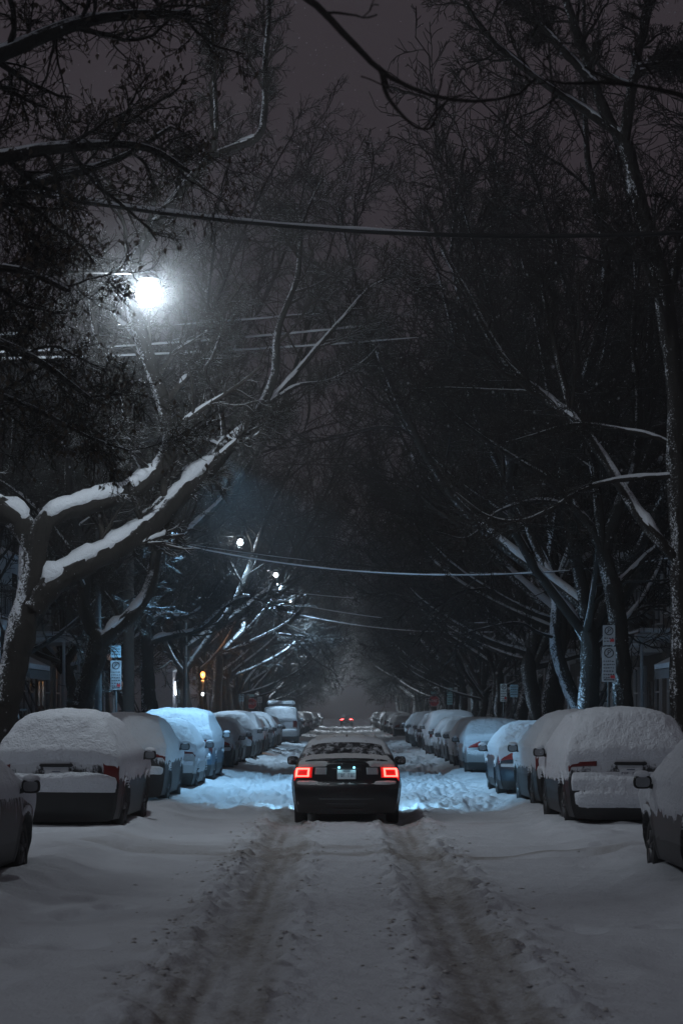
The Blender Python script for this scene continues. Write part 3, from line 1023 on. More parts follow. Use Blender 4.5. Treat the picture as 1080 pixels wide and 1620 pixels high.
def lead_sedan():
    s = SED
    k = s.k
    t = empty('driving_sedan', 'black sedan driving away down the middle of the street with glowing red tail lights', 'car', (0.0, 35.8, float(street_h(np.array(0.9), np.array(37.))) + .0))
    pm = paint_mat('wet_black_paint', (.010, .010, .012), -.05, .3, .3, .35)
    s.body([pm, M['trim']], t, .36)
    s.patch('rear_window', M['glass_clear'], t, k('wb') + .2, k('wt') - .05, -.88, .88)
    s.patch('windscreen', M['glass_clear'], t, k('wst') + .15, k('wsb') - .2, -.88, .88)
    sp = MB()
    for a in np.linspace(-.66, .66, 13):
        pass
    pts = [s.P(np.array(k('dk0') + .15), np.array(u)) + np.array([0, -.015, .035]) for u in np.linspace(-.86, .86, 15)]
    sp.tube(pts, [.012] + [.022] * 13 + [.012], 8)
    sp.build('spoiler', pm, t, True)
    for sg in (-1, 1):
        s.side_window('side_window', M['glass_clear'], t, sg, 1.0, 2.05, .97, .35, 0)
        s.side_window('side_window', M['glass_clear'], t, sg, 2.15, 3.35, .97, 0, .5)
        lo, hi = k('ll') - .38, k('lh') + .16
        h = s.patch('tail_light', M['lamp_housing'], t, lo, hi, *sorted((sg * .69, sg * 1.09)), .014)
        # C-shaped glowing tube inside the lamp
        e = .10
        mid = [(lo + e, hi - e)]
        gm = []
        for (a, b, c, d) in ((hi - .36, hi - .16, .74, 1.0), (lo + .16, lo + .36, .74, 1.0), (lo + .18, hi - .18, .74, .775), (lo + .18, hi - .18, .975, 1.03)):
            gm.append(s.patch('light_guide', M['lamp_core'], h, a, b, *sorted((sg * c, sg * d)), .026, 5, 8))
        # one mesh for the whole tube
        import bmesh
        bm = bmesh.new()
        for o in gm:
            bm.from_mesh(o.data)
        me = bpy.data.meshes.new('light_guide')
        bm.to_mesh(me)
        bm.free()
        for o in gm:
            bpy.data.objects.remove(o)
        link('light_guide', me, M['lamp_core'], h)
        s.patch('reflector', M['tail_clear'], t, lo + .5, hi - .1, *sorted((sg * .40, sg * .63)), .012)
        for wy in s.wheels:
            wheel(t, sg * (s.W / 2 - .125), wy, s.R, .21, sg, 5)
        side_mirror(t, sg, .80, 3.0, 1.03, pm, .21, .16, 0.0, True)
        hl = MB()
        hl.ell((sg * .66, 4.42, .68), (.17, .10, .075), 14, 8)
        hl.build('headlight', M['head_lamp'], t, True)
        ld = bpy.data.lights.new('headlight_beam', 'SPOT')
        ld.energy = HEAD_W
        ld.color = (.30, .68, 1.0)
        ld.spot_size = math.radians(164)
        ld.spot_blend = .8
        ld.shadow_soft_size = .06
        lo_ = bpy.data.objects.new('headlight_beam', ld)
        C.objects.link(lo_)
        lo_.parent = t
        lo_.location = (sg * .66, 4.66, .62)
        lo_.rotation_euler = (math.radians(86), 0, math.radians(-sg * 16))
    z = .86
    plate_part(t, s.P(np.array(k('ll')), np.array(0.))[1] - .004, z)
    pl = MB()
    for x in (-.125, .125):
        pl.lathe([(0, -.008), (.018, -.006), (.02, .004)], 12, (x, .085, z + .115), 'y')
        ll_ = bpy.data.lights.new('plate_glow', 'POINT')
        ll_.energy = .22
        ll_.color = (.35, .85, 1)
        ll_.shadow_soft_size = .01
        lo2 = bpy.data.objects.new('plate_glow', ll_)
        C.objects.link(lo2)
        lo2.parent = t
        lo2.location = (x, .02, z + .10)
    pl.build('plate_light', M['plate_lamp'], t, True)
    tr = MB()
    pts = [s.P(np.array(k('ll') + .86), np.array(u)) + np.array([0, -.012, 0]) for u in np.linspace(-.3, .3, 9)]
    tr.tube(pts, .018, 8)
    tr.build('boot_trim', M['dark_metal'], t, True)
    ex = MB()
    for zz, ww, th in ((.50, .95, .018), (.44, .72, .012), (.36, .5, .012)):
        pts = [s.P(np.array(k('bl') + (zz - .42) / .14 * 1.0 + .0), np.array(u)) + np.array([0, -.012, 0]) for u in np.linspace(-ww / 2 / .85, ww / 2 / .85, 11)]
        ex.tube(pts, th * .6, 6)
    ex.build('bumper_grille', M['rim'], t, True)
    fin = MB()
    fin.add([(-.02, 1.55, 1.44), (.02, 1.55, 1.44), (.02, 1.72, 1.45), (-.02, 1.72, 1.45), (0, 1.54, 1.53), (0, 1.58, 1.53)], [(0, 1, 4), (1, 2, 5, 4), (2, 3, 5), (3, 0, 4, 5)])
    fin.build('roof_antenna', M['trim'], t)

    def T(i, q, G, n, s):
        aq = np.abs(q)
        j = fbm(G[..., 0] * 4, G[..., 1] * 4, G[..., 2] * 4, 55, 4)
        led = .05 * np.exp(-((i - s.k('bs')) / .45) ** 2) * (1 - sstep(.93, 1.02, aq)) * (.55 + .9 * sstep(.5, .85, aq))
        deck = .035 * sstep(s.k('lh') + .1, s.k('lh') + .5, i) * (1 - sstep(s.k('dk1') + .2, s.k('wb'), i)) * sstep(.40, .60, aq + .25 * j) * (1 - sstep(.96, 1.04, aq))
        low = .03 * sstep(s.k('dk1'), s.k('wb'), i) * (1 - sstep(s.k('wb') + .1, s.k('wb') + .45, i)) * (1 - sstep(.9, 1.0, aq))
        roof = .022 * sstep(s.k('wt') - .1, s.k('rr'), i) * (1 - sstep(s.k('wst') - .6, s.k('wst') + .2, i)) * (1 - sstep(.8, .95, aq)) * sstep(-.25, .1, j)
        fl = .02 * np.exp(-((i - s.k('bl') - .1) / .5) ** 2) * sstep(.85, .95, aq) * (1 - sstep(1.1, 1.2, aq)) * sstep(-.1, .2, j)
        th = np.maximum.reduce([led, deck, low, roof, fl])
        return th - .012 * (th < .012)
    s.snow(t, T, 21, mat=snow_mat('thin_grey_snow', (.50, .49, .50), 60, .5))
    return t


HEAD_W = 120.0
lead_sedan()


def place(proto, label, x, d, rz=0.0, paint=None, cat=None, name=None):
    c = copy_tree(CAR[proto])
    c['label'] = label
    c.location = rear_loc(x, d)
    c.rotation_euler = (0, 0, rz)
    if name:
        c.name = name
    if paint:
        for ch in c.children:
            if ch.name.startswith('body'):
                ch.material_slots[0].link = 'OBJECT'
                ch.material_slots[0].material = P_[paint]
    return c


# a second, closer hatchback whose front wheel and mirror reach into the picture
CAR['near'] = parked_car('parked_car', 'dark car parked behind the black SUV, only front wheel and mirror in view', 'car', SEDB, P_['charcoal'],
                         snow_field(.10, SEDB.k('dk0') + .2, .05, .06, .03, .95), rear_loc(-4.42, 19.55), math.radians(-1.2), 'cars parked along the kerb', .46, 'wedge', 17, False)
place('hatch', 'small frosted hatchback between the dark estate car and the pale blue minivan', -4.18, 47.2, 0, 'white')
place('suv', 'grey SUV half hidden ahead of the tall SUV with the lamp bar', 4.30, 38.3, math.radians(.8), 'grey')
LA = [('sedan_silver', 'charcoal', 64.2, 'dark sedan just ahead of the pale blue minivan, its red lamp showing'), ('hatch', 'grey', 70.4, 'snowy hatchback ahead of the dark sedan on the lamp side'),
      ('suv', 'black', 76.4, 'dark SUV just past the snowy hatchback on the lamp side'), ('suv_bar', 'charcoal', 83.0, 'charcoal SUV in the far half of the lamp side row'),
      ('sedan_navy', 'black', 89.4, 'black sedan parked beside the amber globe lantern'), ('hatch', 'silver', 95.6, 'silver hatchback past the amber globe lantern'),
      ('suv', 'grey', 101.8, 'grey SUV two cars short of the white van'), ('sedan_silver', 'grey', 108.4, 'grey sedan just short of the white van')]
for pr, pa, d, lb in LA:
    place(pr, lb, -4.28 + random.uniform(-.06, .06), d, 0, pa)
RA = [('hatch', 'white', 66.4, 'white hatchback just ahead of the silver sedan'), ('sedan_silver', 'grey', 72.6, 'grey sedan ahead of the white hatchback, red lamp showing'),
      ('hatch', 'silver', 78.8, 'silver hatchback behind the tall snow-heaped minivan'), ('mpv', 'white', 84.8, 'tall minivan heaped with snow opposite the amber globe lantern'),
      ('sedan_navy', 'charcoal', 92.0, 'charcoal sedan ahead of the tall snow-heaped minivan'), ('suv', 'burgundy', 98.4, 'burgundy SUV among the far cars opposite the lamps, short of the stop sign'),
      ('suv_bar', 'grey', 105.0, 'grey SUV short of the stop sign opposite the white van'), ('hatch', 'black', 111.6, 'black hatchback close to the stop sign'),
      ('suv', 'charcoal', 118.0, 'last dark SUV before the crossing, opposite the white van')]
for pr, pa, d, lb in RA:
    place(pr, lb, 4.25 + random.uniform(-.06, .06), d, 0, pa)

# the white van with a snow-topped roof rack
CAR['van'] = parked_car('white_van', 'white van with a snowy roof rack, tallest vehicle in the row on the lamp side', 'van', CARGO, P_['white'],
                        snow_field(.10, CARGO.k('lh'), .03, .05, .02, 1.5), rear_loc(-3.75, 121), 0, None, .5, 'tall', 19)
rk = MB()
for yy in (1.2, 2.4, 3.4):
    rk.box((0, yy, 2.16), (1.5, .05, .05))
for xx in (-.7, .7):
    rk.box((xx, 2.3, 2.20), (.05, 2.6, .04))
rk.build('roof_rack', M['dark_metal'], CAR['van'])
sn = MB()
sn.box((0, 2.3, 2.36), (1.55, 2.7, .28), .1)
sn.build('rack_snow', M['snow_soft'], CAR['van'], True)

# beyond the crossing: small in the picture, one after another into the haze
mix = ['suv', 'hatch', 'sedan_silver', 'mpv', 'suv_bar', 'sedan_navy']
for sg, side in ((-1, 'lamp side'), (1, 'side opposite the lamps')):
    d = 150.0
    n = 0
    while d < 300:
        c = place(mix[(n * 5 + (sg > 0) * 2) % 6], '%s snow-covered car past the crossing, %s' % (ORD[n], side), sg * 4.25 + random.uniform(-.1, .1), d, 0, random.choice(['grey', 'charcoal', 'black', 'silver']))
        d += random.uniform(6.1, 7.6)
        n += 1

far = copy_tree(CAR['hatch'])
far.name = 'distant_car'
far['label'] = 'distant car in the haze at the street end with two red lights'
far['group'] = ''
del far['group']
far.location = (0.0, 300, .02)
far.rotation_euler = (0, 0, 0)
for ch in list(far.children):
    if ch.name.startswith('tail_light'):
        ch.material_slots[0].link = 'OBJECT'
        ch.material_slots[0].material = M['far_red']


# ------------------------------------------------------------------ trees
def resample(pts, n):
    P = np.asarray(pts, float)
    # Catmull-Rom through the given points
    Pp = np.vstack([2 * P[0] - P[1], P, 2 * P[-1] - P[-2]])
    out = []
    for k in range(1, len(Pp) - 2):
        for t in np.linspace(0, 1, 12, endpoint=False):
            a, b, c, d = Pp[k - 1], Pp[k], Pp[k + 1], Pp[k + 2]
            out.append(.5 * ((2 * b) + (c - a) * t + (2 * a - 5 * b + 4 * c - d) * t * t + (3 * b - a - 3 * c + d) * t ** 3))
    out.append(Pp[-2])
    out = np.array(out)
    L = np.concatenate([[0], np.cumsum(np.linalg.norm(np.diff(out, axis=0), axis=1))])
    s = np.linspace(0, L[-1], n)
    return np.stack([np.interp(s, L, out[:, k]) for k in range(3)], 1)


def grow(rng, P, R, m, t0, lf, ang, jit, trop, rf, nseg, r_end=.35, lmin=.25, lmax=6.0, t1=1.0):
    """side branches on polylines P (M,n,3): m on each"""
    Mn, n, _ = P.shape
    plen = np.linalg.norm(np.diff(P, axis=1), axis=2).sum(1)
    t = t0 + (t1 - t0) * (np.arange(m)[None, :] + rng.random((Mn, m))) / m
    f = t * (n - 1)
    k = np.clip(f.astype(int), 0, n - 2)
    fr = (f - k)[..., None]
    ar = np.arange(Mn)[:, None]
    st = P[ar, k] * (1 - fr) + P[ar, k + 1] * fr
    rad = R[ar, k] * (1 - fr[..., 0]) + R[ar, k + 1] * fr[..., 0]
    tan = P[ar, k + 1] - P[ar, k]
    tan /= np.linalg.norm(tan, axis=-1, keepdims=True) + 1e-9
    rv = rng.normal(size=tan.shape)
    per = rv - (rv * tan).sum(-1, keepdims=True) * tan
    per /= np.linalg.norm(per, axis=-1, keepdims=True) + 1e-9
    a = np.radians(ang * (.7 + .6 * rng.random(t.shape)))[..., None]
    d = tan * np.cos(a) + per * np.sin(a)
    L = np.clip(plen[:, None] * lf * (1 - .55 * t) * (.55 + .8 * rng.random(t.shape)), lmin, lmax)
    r0 = rad * rf * (.75 + .4 * rng.random(t.shape))
    st, d, L, r0 = st.reshape(-1, 3), d.reshape(-1, 3), L.ravel(), r0.ravel()
    pts = [st]
    for s in range(nseg):
        d = d + rng.normal(size=d.shape) * jit
        d[:, 2] += trop
        d /= np.linalg.norm(d, axis=1, keepdims=True) + 1e-9
        pts.append(pts[-1] + d * (L / nseg)[:, None])
    Pn = np.stack(pts, 1)
    Rn = r0[:, None] * np.linspace(1, r_end, nseg + 1)[None]
    return Pn, Rn


def concat(parts):
    V, Q, b = [], [], 0
    for v, q in parts:
        V.append(v)
        Q.append(q + b)
        b += len(v)
    return np.concatenate(V), np.concatenate(Q)


def cap_tube(P, R, seed=0, thick=.70, rag=.36):
    """snow lying along the top of a limb"""
    n = len(P)
    T = np.gradient(P, axis=0)
    T /= np.linalg.norm(T, axis=1, keepdims=True)
    flat = 1 - sstep(.62, .88, np.abs(T[:, 2]))
    s = np.arange(n) * 1.0
    nz = fbm(s * .35, seed * 3.1, 0, seed, 3)
    amt = np.clip(flat * (1 + rag * 1.6 * nz), 0, 1.25) * sstep(.022, .05, R)
    side = np.cross(T, np.array([0, 0, 1.]))
    side /= np.linalg.norm(side, axis=1, keepdims=True) + 1e-9
    up = np.cross(side, T)
    K = 10
    a = np.arange(K) * 2 * math.pi / K
    Cn = P + up * (R * .50 * amt)[:, None]
    w = R * (.25 + .72 * np.minimum(amt, 1))
    h = R * (.15 + thick * amt)
    ring = side[:, None] * (np.cos(a)[None] * w[:, None])[..., None] + up[:, None] * (np.sin(a)[None] * h[:, None])[..., None]
    V = Cn[:, None] + ring
    # a ragged lower hem
    V = V + up[:, None] * (.22 * R[:, None] * fbm(s[:, None] * 1.1, a[None] * 2.0, seed, seed + 4, 2))[..., None]
    idx = np.arange(n * K).reshape(n, K)
    Q = np.stack([idx[:-1], np.roll(idx[:-1], -1, 1), np.roll(idx[1:], -1, 1), idx[1:]], -1).reshape(-1, 4)
    return V.reshape(-1, 3), Q


PTS = {}


def build_tree(name, label, trunk, limbs, loc=(0, 0, 0), seed=1, group='street trees', m=(9, 8, 6), lens=(.50, .48, .42), up=(.05, .03, .02), rmin=.0062, bark=None,
               caps=True, far=False, ang=(46, 44, 42), jit=.2, t0=.25, twig_mat=None, leaves=0, lmax=(5, 2.4, 1.2), trunk_cap=False):
    """trunk, limbs: (points, r0, r1) in metres relative to loc"""
    rng = np.random.default_rng(seed)
    root = empty(name, label, 'tree', loc, 0, group)
    parts, snow, LP, LR = [], [], [], []
    for k, (pts, r0, r1) in enumerate([trunk] + limbs):
        n = 30 if not far else 12
        P = resample(pts, n)
        R = np.linspace(r0, r1, n)
        if k == 0:
            R = R * (1 + .35 * np.exp(-np.linspace(0, 1, n) * 9))
        Pj = P + (rng.normal(size=P.shape) * (R * .10)[:, None] if not far else 0)
        Rj = R * (1 + .10 * rng.normal(size=n))
        if far:
            parts.append(tubes_np(Pj[None], Rj[None], 7))
        else:
            # knotted, furrowed bark
            nb_ = 90
            Pb = resample(pts, nb_) + .12 * r0 * np.stack([fbm(np.linspace(0, 9, nb_), k, q_, seed, 3) for q_ in (1, 2, 3)], 1)
            Rb = np.interp(np.linspace(0, 1, nb_), np.linspace(0, 1, n), R)
            vb, qb = tubes_np(Pb[None], Rb[None], 22)
            cb = np.repeat(Pb, 22, 0)
            dv = vb - cb
            rr_ = np.maximum(np.linalg.norm(dv, axis=1, keepdims=True), 1e-6)
            an = np.tile(np.arange(22), nb_) / 22 * 2 * math.pi
            fur = np.abs(vnoise(np.cos(an) * 3.2, np.sin(an) * 3.2, np.repeat(np.linspace(0, 1, nb_), 22) * 9, seed + 3))
            lump = fbm(vb[:, 0] * 3.5, vb[:, 1] * 3.5, vb[:, 2] * 2.2, seed + 1, 3)
            parts.append((cb + dv * (1 + .20 * lump - .17 * (fur < .16) * 1.0 + .07 * fur)[:, None], qb))
        if k > 0:
            q = resample(pts, 14)
            LP.append(q)
            LR.append(np.linspace(r0, r1, 14))
        if caps and (k > 0 or trunk_cap) and not (k > 0 and r0 < .03):
            nn = max(24, int(np.linalg.norm(np.diff(P, axis=0), axis=1).sum() * 9)) if not far else 14
            q = resample(pts, nn)
            snow.append(cap_tube(q, np.linspace(r0, r1, nn), seed + k))
    V, Q = concat(parts)
    mesh_np('trunk', V, Q, bark or (M['bark_far'] if far else M['bark']), root)
    P1, R1 = np.stack(LP), np.stack(LR)
    P2, R2 = grow(rng, P1, R1, m[0], t0, lens[0], ang[0], jit, up[0], .5, 8, lmax=lmax[0])
    # limbs end in a spray too
    P3, R3 = grow(rng, P2, np.maximum(R2, rmin * 2), m[1], .12, lens[1], ang[1], jit * 1.1, up[1], .55, 5, lmax=lmax[1])
    P4, R4 = grow(rng, P3, np.maximum(R3, rmin * 1.4), m[2], .10, lens[2], ang[2], jit * 1.2, up[2], .6, 3, .6, .15, lmax[2])
    PTS[root.name] = np.concatenate([P2.reshape(-1, 3), ((P2[:, 1:] + P2[:, :-1]) / 2).reshape(-1, 3), P3.reshape(-1, 3), P4[:, ::2].reshape(-1, 3)] + [np.repeat(resample(l_[0], 90), 4, 0) for l_ in limbs])
    tw = [tubes_np(P2, np.maximum(R2, rmin * 1.6), 5 if not far else 4), tubes_np(P3, np.maximum(R3, rmin * 1.15), 4 if not far else 3), tubes_np(P4, np.maximum(R4, rmin), 3)]
    V, Q = concat(tw)
    mesh_np('crown', V, Q, twig_mat or M['twig'], root)
    if caps and not far:
        sel = np.where((R2[:, 0] > .022))[0]
        for j in sel[:40]:
            snow.append(cap_tube(P2[j], np.maximum(R2[j], .012), seed + int(j), .7))
    if snow:
        V, Q = concat(snow)
        mesh_np('snow_cover', V, Q, M['snow_soft'], root)
    if leaves:
        ends = P4[:, -1]
        pick = rng.integers(0, len(ends), leaves)
        c = ends[pick] + rng.normal(size=(leaves, 3)) * .008
        sz = .014 + .020 * rng.random(leaves)
        a = rng.normal(size=(leaves, 3))
        a[:, 2] = -abs(a[:, 2]) - 1.0
        a /= np.linalg.norm(a, axis=1, keepdims=True)
        b = np.cross(a, rng.normal(size=(leaves, 3)))
        b /= np.linalg.norm(b, axis=1, keepdims=True)
        A, B = a * sz[:, None], b * (sz * .55)[:, None]
        n3 = np.cross(a, b) * (sz * .3)[:, None]
        V = np.stack([c, c + A * .7 + B + n3, c + A * 2, c + A * .8 - B + n3], 1).reshape(-1, 3)
        mesh_np('foliage', V, np.arange(leaves * 4).reshape(-1, 4), M['leaf'], root, smooth=False)
    return root


def px_path(pts, base):
    b = np.array(base)
    return [tuple(np.array(at(*p)) - b) for p in pts]


# the big leaning maple beside the black SUV
b = (-6.1, 37.0, .15)
D = 37.0
T1 = build_tree('maple_tree', 'big leaning maple with a thick snow-capped limb reaching up towards the bright street lamp',
                (px_path([(-14, 1215, D), (8, 1110, D), (30, 1020, D), (45, 950, D), (52, 890, D), (54, 845, D)], b), .27, .235),
                [(px_path([(53, 858, D), (28, 822, D), (-20, 790, 36.6), (-90, 740, 36), (-180, 640, 35.5)], b), .215, .11),
                 (px_path([(54, 862, D), (84, 815, D), (140, 797, 37.2), (200, 778, 37.4), (245, 748, 37.6), (268, 708, 37.8), (262, 650, 38), (232, 560, 38), (208, 480, 38), (210, 420, 38), (248, 352, 38.2), (300, 285, 38.4), (335, 246, 38.4)], b), .19, .075),
                 (px_path([(52, 962, D), (80, 925, D), (130, 893, 37.2), (190, 862, 37.5), (240, 824, 37.8), (290, 775, 38), (330, 738, 38.2), (362, 700, 38.4)], b), .235, .17),
                 (px_path([(360, 704, 38.4), (400, 662, 38.8), (432, 600, 39.2), (440, 520, 39.6), (470, 440, 40), (480, 350, 40.4), (510, 280, 40.8)], b), .10, .022),
                 (px_path([(398, 664, 38.8), (450, 610, 39.4), (505, 545, 40), (545, 500, 40.4), (585, 455, 41), (640, 430, 41.5)], b), .075, .02),
                 (px_path([(420, 640, 39), (470, 610, 39.6), (520, 602, 40.2), (570, 575, 40.8), (600, 545, 41.2)], b), .05, .015),
                 (px_path([(352, 708, 38.4), (325, 697, 38.1), (300, 688, 37.8), (270, 684, 37.5)], b), .055, .025),
                 (px_path([(358, 704, 38.4), (385, 690, 38.4), (410, 676, 38.5), (450, 660, 38.7)], b), .055, .025),
                 (px_path([(355, 700, 38.4), (348, 640, 38.2), (325, 590, 38), (338, 560, 37.8), (360, 500, 37.6)], b), .05, .02),
                 (px_path([(335, 246, 38.4), (375, 232, 38.4), (408, 215, 38.4), (418, 180, 38.5), (420, 100, 38.5), (428, -20, 38.6)], b), .075, .04),
                 (px_path([(335, 248, 38.4), (342, 200, 38.2), (338, 100, 38), (330, -20, 37.8)], b), .05, .03),
                 (px_path([(240, 760, 37.6), (205, 690, 37.2), (190, 600, 36.8), (150, 520, 36.4), (140, 420, 36)], b), .08, .03),
                 (px_path([(238, 742, 37.5), (215, 722, 37.1), (185, 690, 36.8), (150, 688, 36.6)], b), .03, .018)],
                b, 11, m=(13, 11, 8), lens=(.34, .5, .45), t0=.34, lmax=(2.8, 1.6, .9), twig_mat=M['twig_mid'], bark=M['bark_plastered'])

# second maple of the lamp side, forked low with a pocket of snow
b = (-5.95, 48.0, .15)
D = 48.0
build_tree('maple_tree', 'low-forked maple beside the utility pole with a pocket of snow in its fork',
           (px_path([(128, 1185, D), (128, 1130, D), (138, 1085, D), (152, 1040, D), (158, 1008, D)], b), .24, .22),
           [(px_path([(158, 1014, D), (140, 985, D), (132, 950, D), (136, 915, D), (128, 860, 47.6), (112, 790, 47.2), (104, 700, 47)], b), .17, .06),
            (px_path([(156, 1020, D), (180, 998, D), (208, 972, D), (235, 935, 48.4), (246, 880, 48.8), (258, 810, 49.2), (285, 730, 49.6), (300, 640, 50), (322, 540, 50.4)], b), .17, .05),
            (px_path([(190, 985, D), (178, 955, D), (158, 925, D), (150, 880, D)], b), .05, .02),
            (px_path([(300, 640, 50), (330, 520, 50.6), (372, 400, 51), (420, 290, 51.4), (470, 200, 51.8)], b), .06, .016),
            (px_path([(290, 700, 49.8), (318, 560, 50), (335, 420, 50.2), (350, 300, 50.4), (385, 190, 50.6)], b), .06, .016),
            (px_path([(246, 890, 48.8), (225, 820, 48.6), (205, 740, 48.4), (212, 640, 48.4)], b), .07, .03),
            (px_path([(136, 910, D), (95, 850, 48.5), (40, 790, 49), (-30, 740, 49.5)], b), .08, .03)],
           b, 12, m=(13, 11, 8), lens=(.42, .5, .45), lmax=(3, 1.6, .8))

# third, with a long snowy arm over the cars
b = (-5.95, 61.0, .15)
D = 61.0
build_tree('maple_tree', 'maple with a low snowy arm over the pale blue minivan, past the utility pole',
           (px_path([(236, 1170, D), (236, 1100, D), (232, 1050, D), (232, 990, D), (240, 930, D), (246, 870, D)], b), .23, .15),
           [(px_path([(232, 1030, D), (250, 1012, D), (285, 1004, 61.5), (320, 992, 62), (352, 962, 62.5), (385, 945, 63), (420, 952, 63.5)], b), .12, .03),
            (px_path([(234, 985, D), (262, 972, D), (282, 976, 61.3), (312, 966, 61.6), (345, 930, 62)], b), .085, .03),
            (px_path([(246, 872, D), (270, 800, D), (310, 700, 61.5), (350, 590, 62), (380, 480, 62.5)], b), .14, .05),
            (px_path([(246, 872, D), (232, 790, 60.6), (222, 690, 60.2), (240, 580, 60)], b), .12, .05),
            (px_path([(244, 890, D), (300, 840, 61.6), (370, 770, 62.4), (440, 660, 63), (500, 520, 63.6)], b), .13, .04),
            (px_path([(440, 660, 63), (480, 540, 63.5), (520, 400, 64), (560, 250, 64.4)], b), .07, .016),
            (px_path([(350, 590, 62), (420, 470, 62.6), (470, 340, 63), (500, 200, 63.5)], b), .07, .016),
            (px_path([(240, 920, D), (190, 860, 60.6), (130, 800, 60), (80, 700, 59.6)], b), .1, .04)],
           b, 13, m=(13, 11, 8), lens=(.46, .5, .45), lmax=(3.6, 1.8, .9))

# tree at the picture's edge beside the tall SUV
b = (6.3, 40.0, .15)
D = 40.0
build_tree('maple_tree', 'tall dark maple beside the tall SUV, its trunk splitting into a high V',
           (px_path([(1082, 1190, D), (1082, 1100, D), (1080, 980, D), (1076, 860, D), (1072, 740, D), (1070, 630, D), (1060, 540, D), (1048, 460, D), (1026, 380, D), (1004, 300, D), (988, 225, D)], b), .23, .15),
           [(px_path([(988, 230, D), (962, 190, D), (935, 120, 39.6), (915, 60, 39.3), (892, -10, 39), (870, -90, 38.8)], b), .115, .05),
            (px_path([(940, 135, 39.6), (905, 95, 39.4), (868, 55, 39.2), (835, 20, 39), (800, -20, 38.8)], b), .075, .035),
            (px_path([(978, 212, D), (930, 178, D), (880, 146, 39.7), (830, 110, 39.4), (780, 66, 39), (745, 20, 38.7), (725, -20, 38.5)], b), .08, .035),
            (px_path([(986, 228, D), (996, 160, D), (1006, 95, 40.4), (1022, 30, 40.6), (1034, -30, 40.8)], b), .11, .06),
            (px_path([(1004, 105, 40.3), (1040, 100, 40.6), (1090, 96, 41)], b), .05, .03),
            (px_path([(1070, 885, D), (1035, 845, D), (1000, 798, 40.5), (965, 740, 41), (932, 694, 41.4), (905, 662, 41.6), (860, 628, 42), (810, 585, 42.4), (775, 535, 42.8), (742, 470, 43.2), (705, 405, 43.6), (676, 330, 44)], b), .125, .04),
            (px_path([(1070, 705, D), (1030, 690, D), (985, 680, D), (940, 672, D), (900, 672, D), (850, 686, D), (800, 700, D)], b), .055, .018),
            (px_path([(1068, 752, D), (1010, 756, D), (960, 762, D), (915, 778, D), (870, 806, D), (820, 824, D), (770, 815, D), (720, 780, D)], b), .06, .018),
            (px_path([(845, 620, 42.1), (790, 618, 42.1), (720, 614, 42), (650, 615, 42)], b), .045, .015),
            (px_path([(905, 664, 41.6), (895, 620, 41.8), (880, 560, 42), (862, 480, 42.2), (850, 400, 42.4)], b), .075, .03),
            (px_path([(1062, 560, D), (1040, 470, 39.6), (1005, 400, 39.2), (940, 340, 38.8)], b), .06, .03),
            (px_path([(1052, 480, D), (1075, 400, D), (1110, 320, D), (1150, 220, D)], b), .12, .05)],
           b, 14, m=(14, 11, 8), lens=(.42, .5, .45), t0=.3, lmax=(2.8, 1.5, .8), trunk_cap=False)

# forked maple behind the two parking signs
b = (6.15, 48.5, .15)
D = 48.5
build_tree('maple_tree', 'forked maple with snow in its crotch, standing right behind the pair of parking signs',
           (px_path([(990, 1180, D), (986, 1120, D), (982, 1050, D), (976, 985, D), (966, 920, D), (952, 872, D)], b), .235, .18),
           [(px_path([(954, 878, D), (936, 838, D), (905, 800, D), (870, 760, 48), (830, 700, 47.6), (800, 620, 47.2), (790, 520, 47)], b), .12, .04),
            (px_path([(953, 880, D), (962, 838, D), (982, 795, D), (1004, 730, 49), (1010, 640, 49.5), (1000, 540, 50), (1010, 420, 50.5)], b), .12, .045),
            (px_path([(952, 876, D), (948, 820, D), (938, 740, 49), (918, 640, 49.5), (908, 520, 50), (880, 380, 50.5)], b), .11, .04),
            (px_path([(1000, 540, 50), (1004, 420, 50.6), (985, 280, 51.2), (950, 150, 51.6)], b), .06, .016),
            (px_path([(908, 520, 50), (880, 400, 50.5), (845, 280, 51), (815, 180, 51.4)], b), .06, .016),
            (px_path([(800, 620, 47.2), (780, 500, 46.8), (750, 390, 46.5), (715, 270, 46.2)], b), .055, .015),
            (px_path([(905, 802, D), (850, 792, 48), (790, 808, 47.5), (740, 850, 47), (690, 842, 46.6)], b), .06, .02),
            (px_path([(870, 760, 48), (820, 730, 47.4), (760, 690, 47), (700, 640, 46.6), (660, 580, 46.2)], b), .07, .025),
            (px_path([(968, 930, D), (1000, 900, 49), (1050, 850, 49.5), (1090, 780, 50)], b), .08, .03)],
           b, 15, m=(14, 11, 8), lens=(.44, .5, .45), lmax=(3, 1.6, .8))

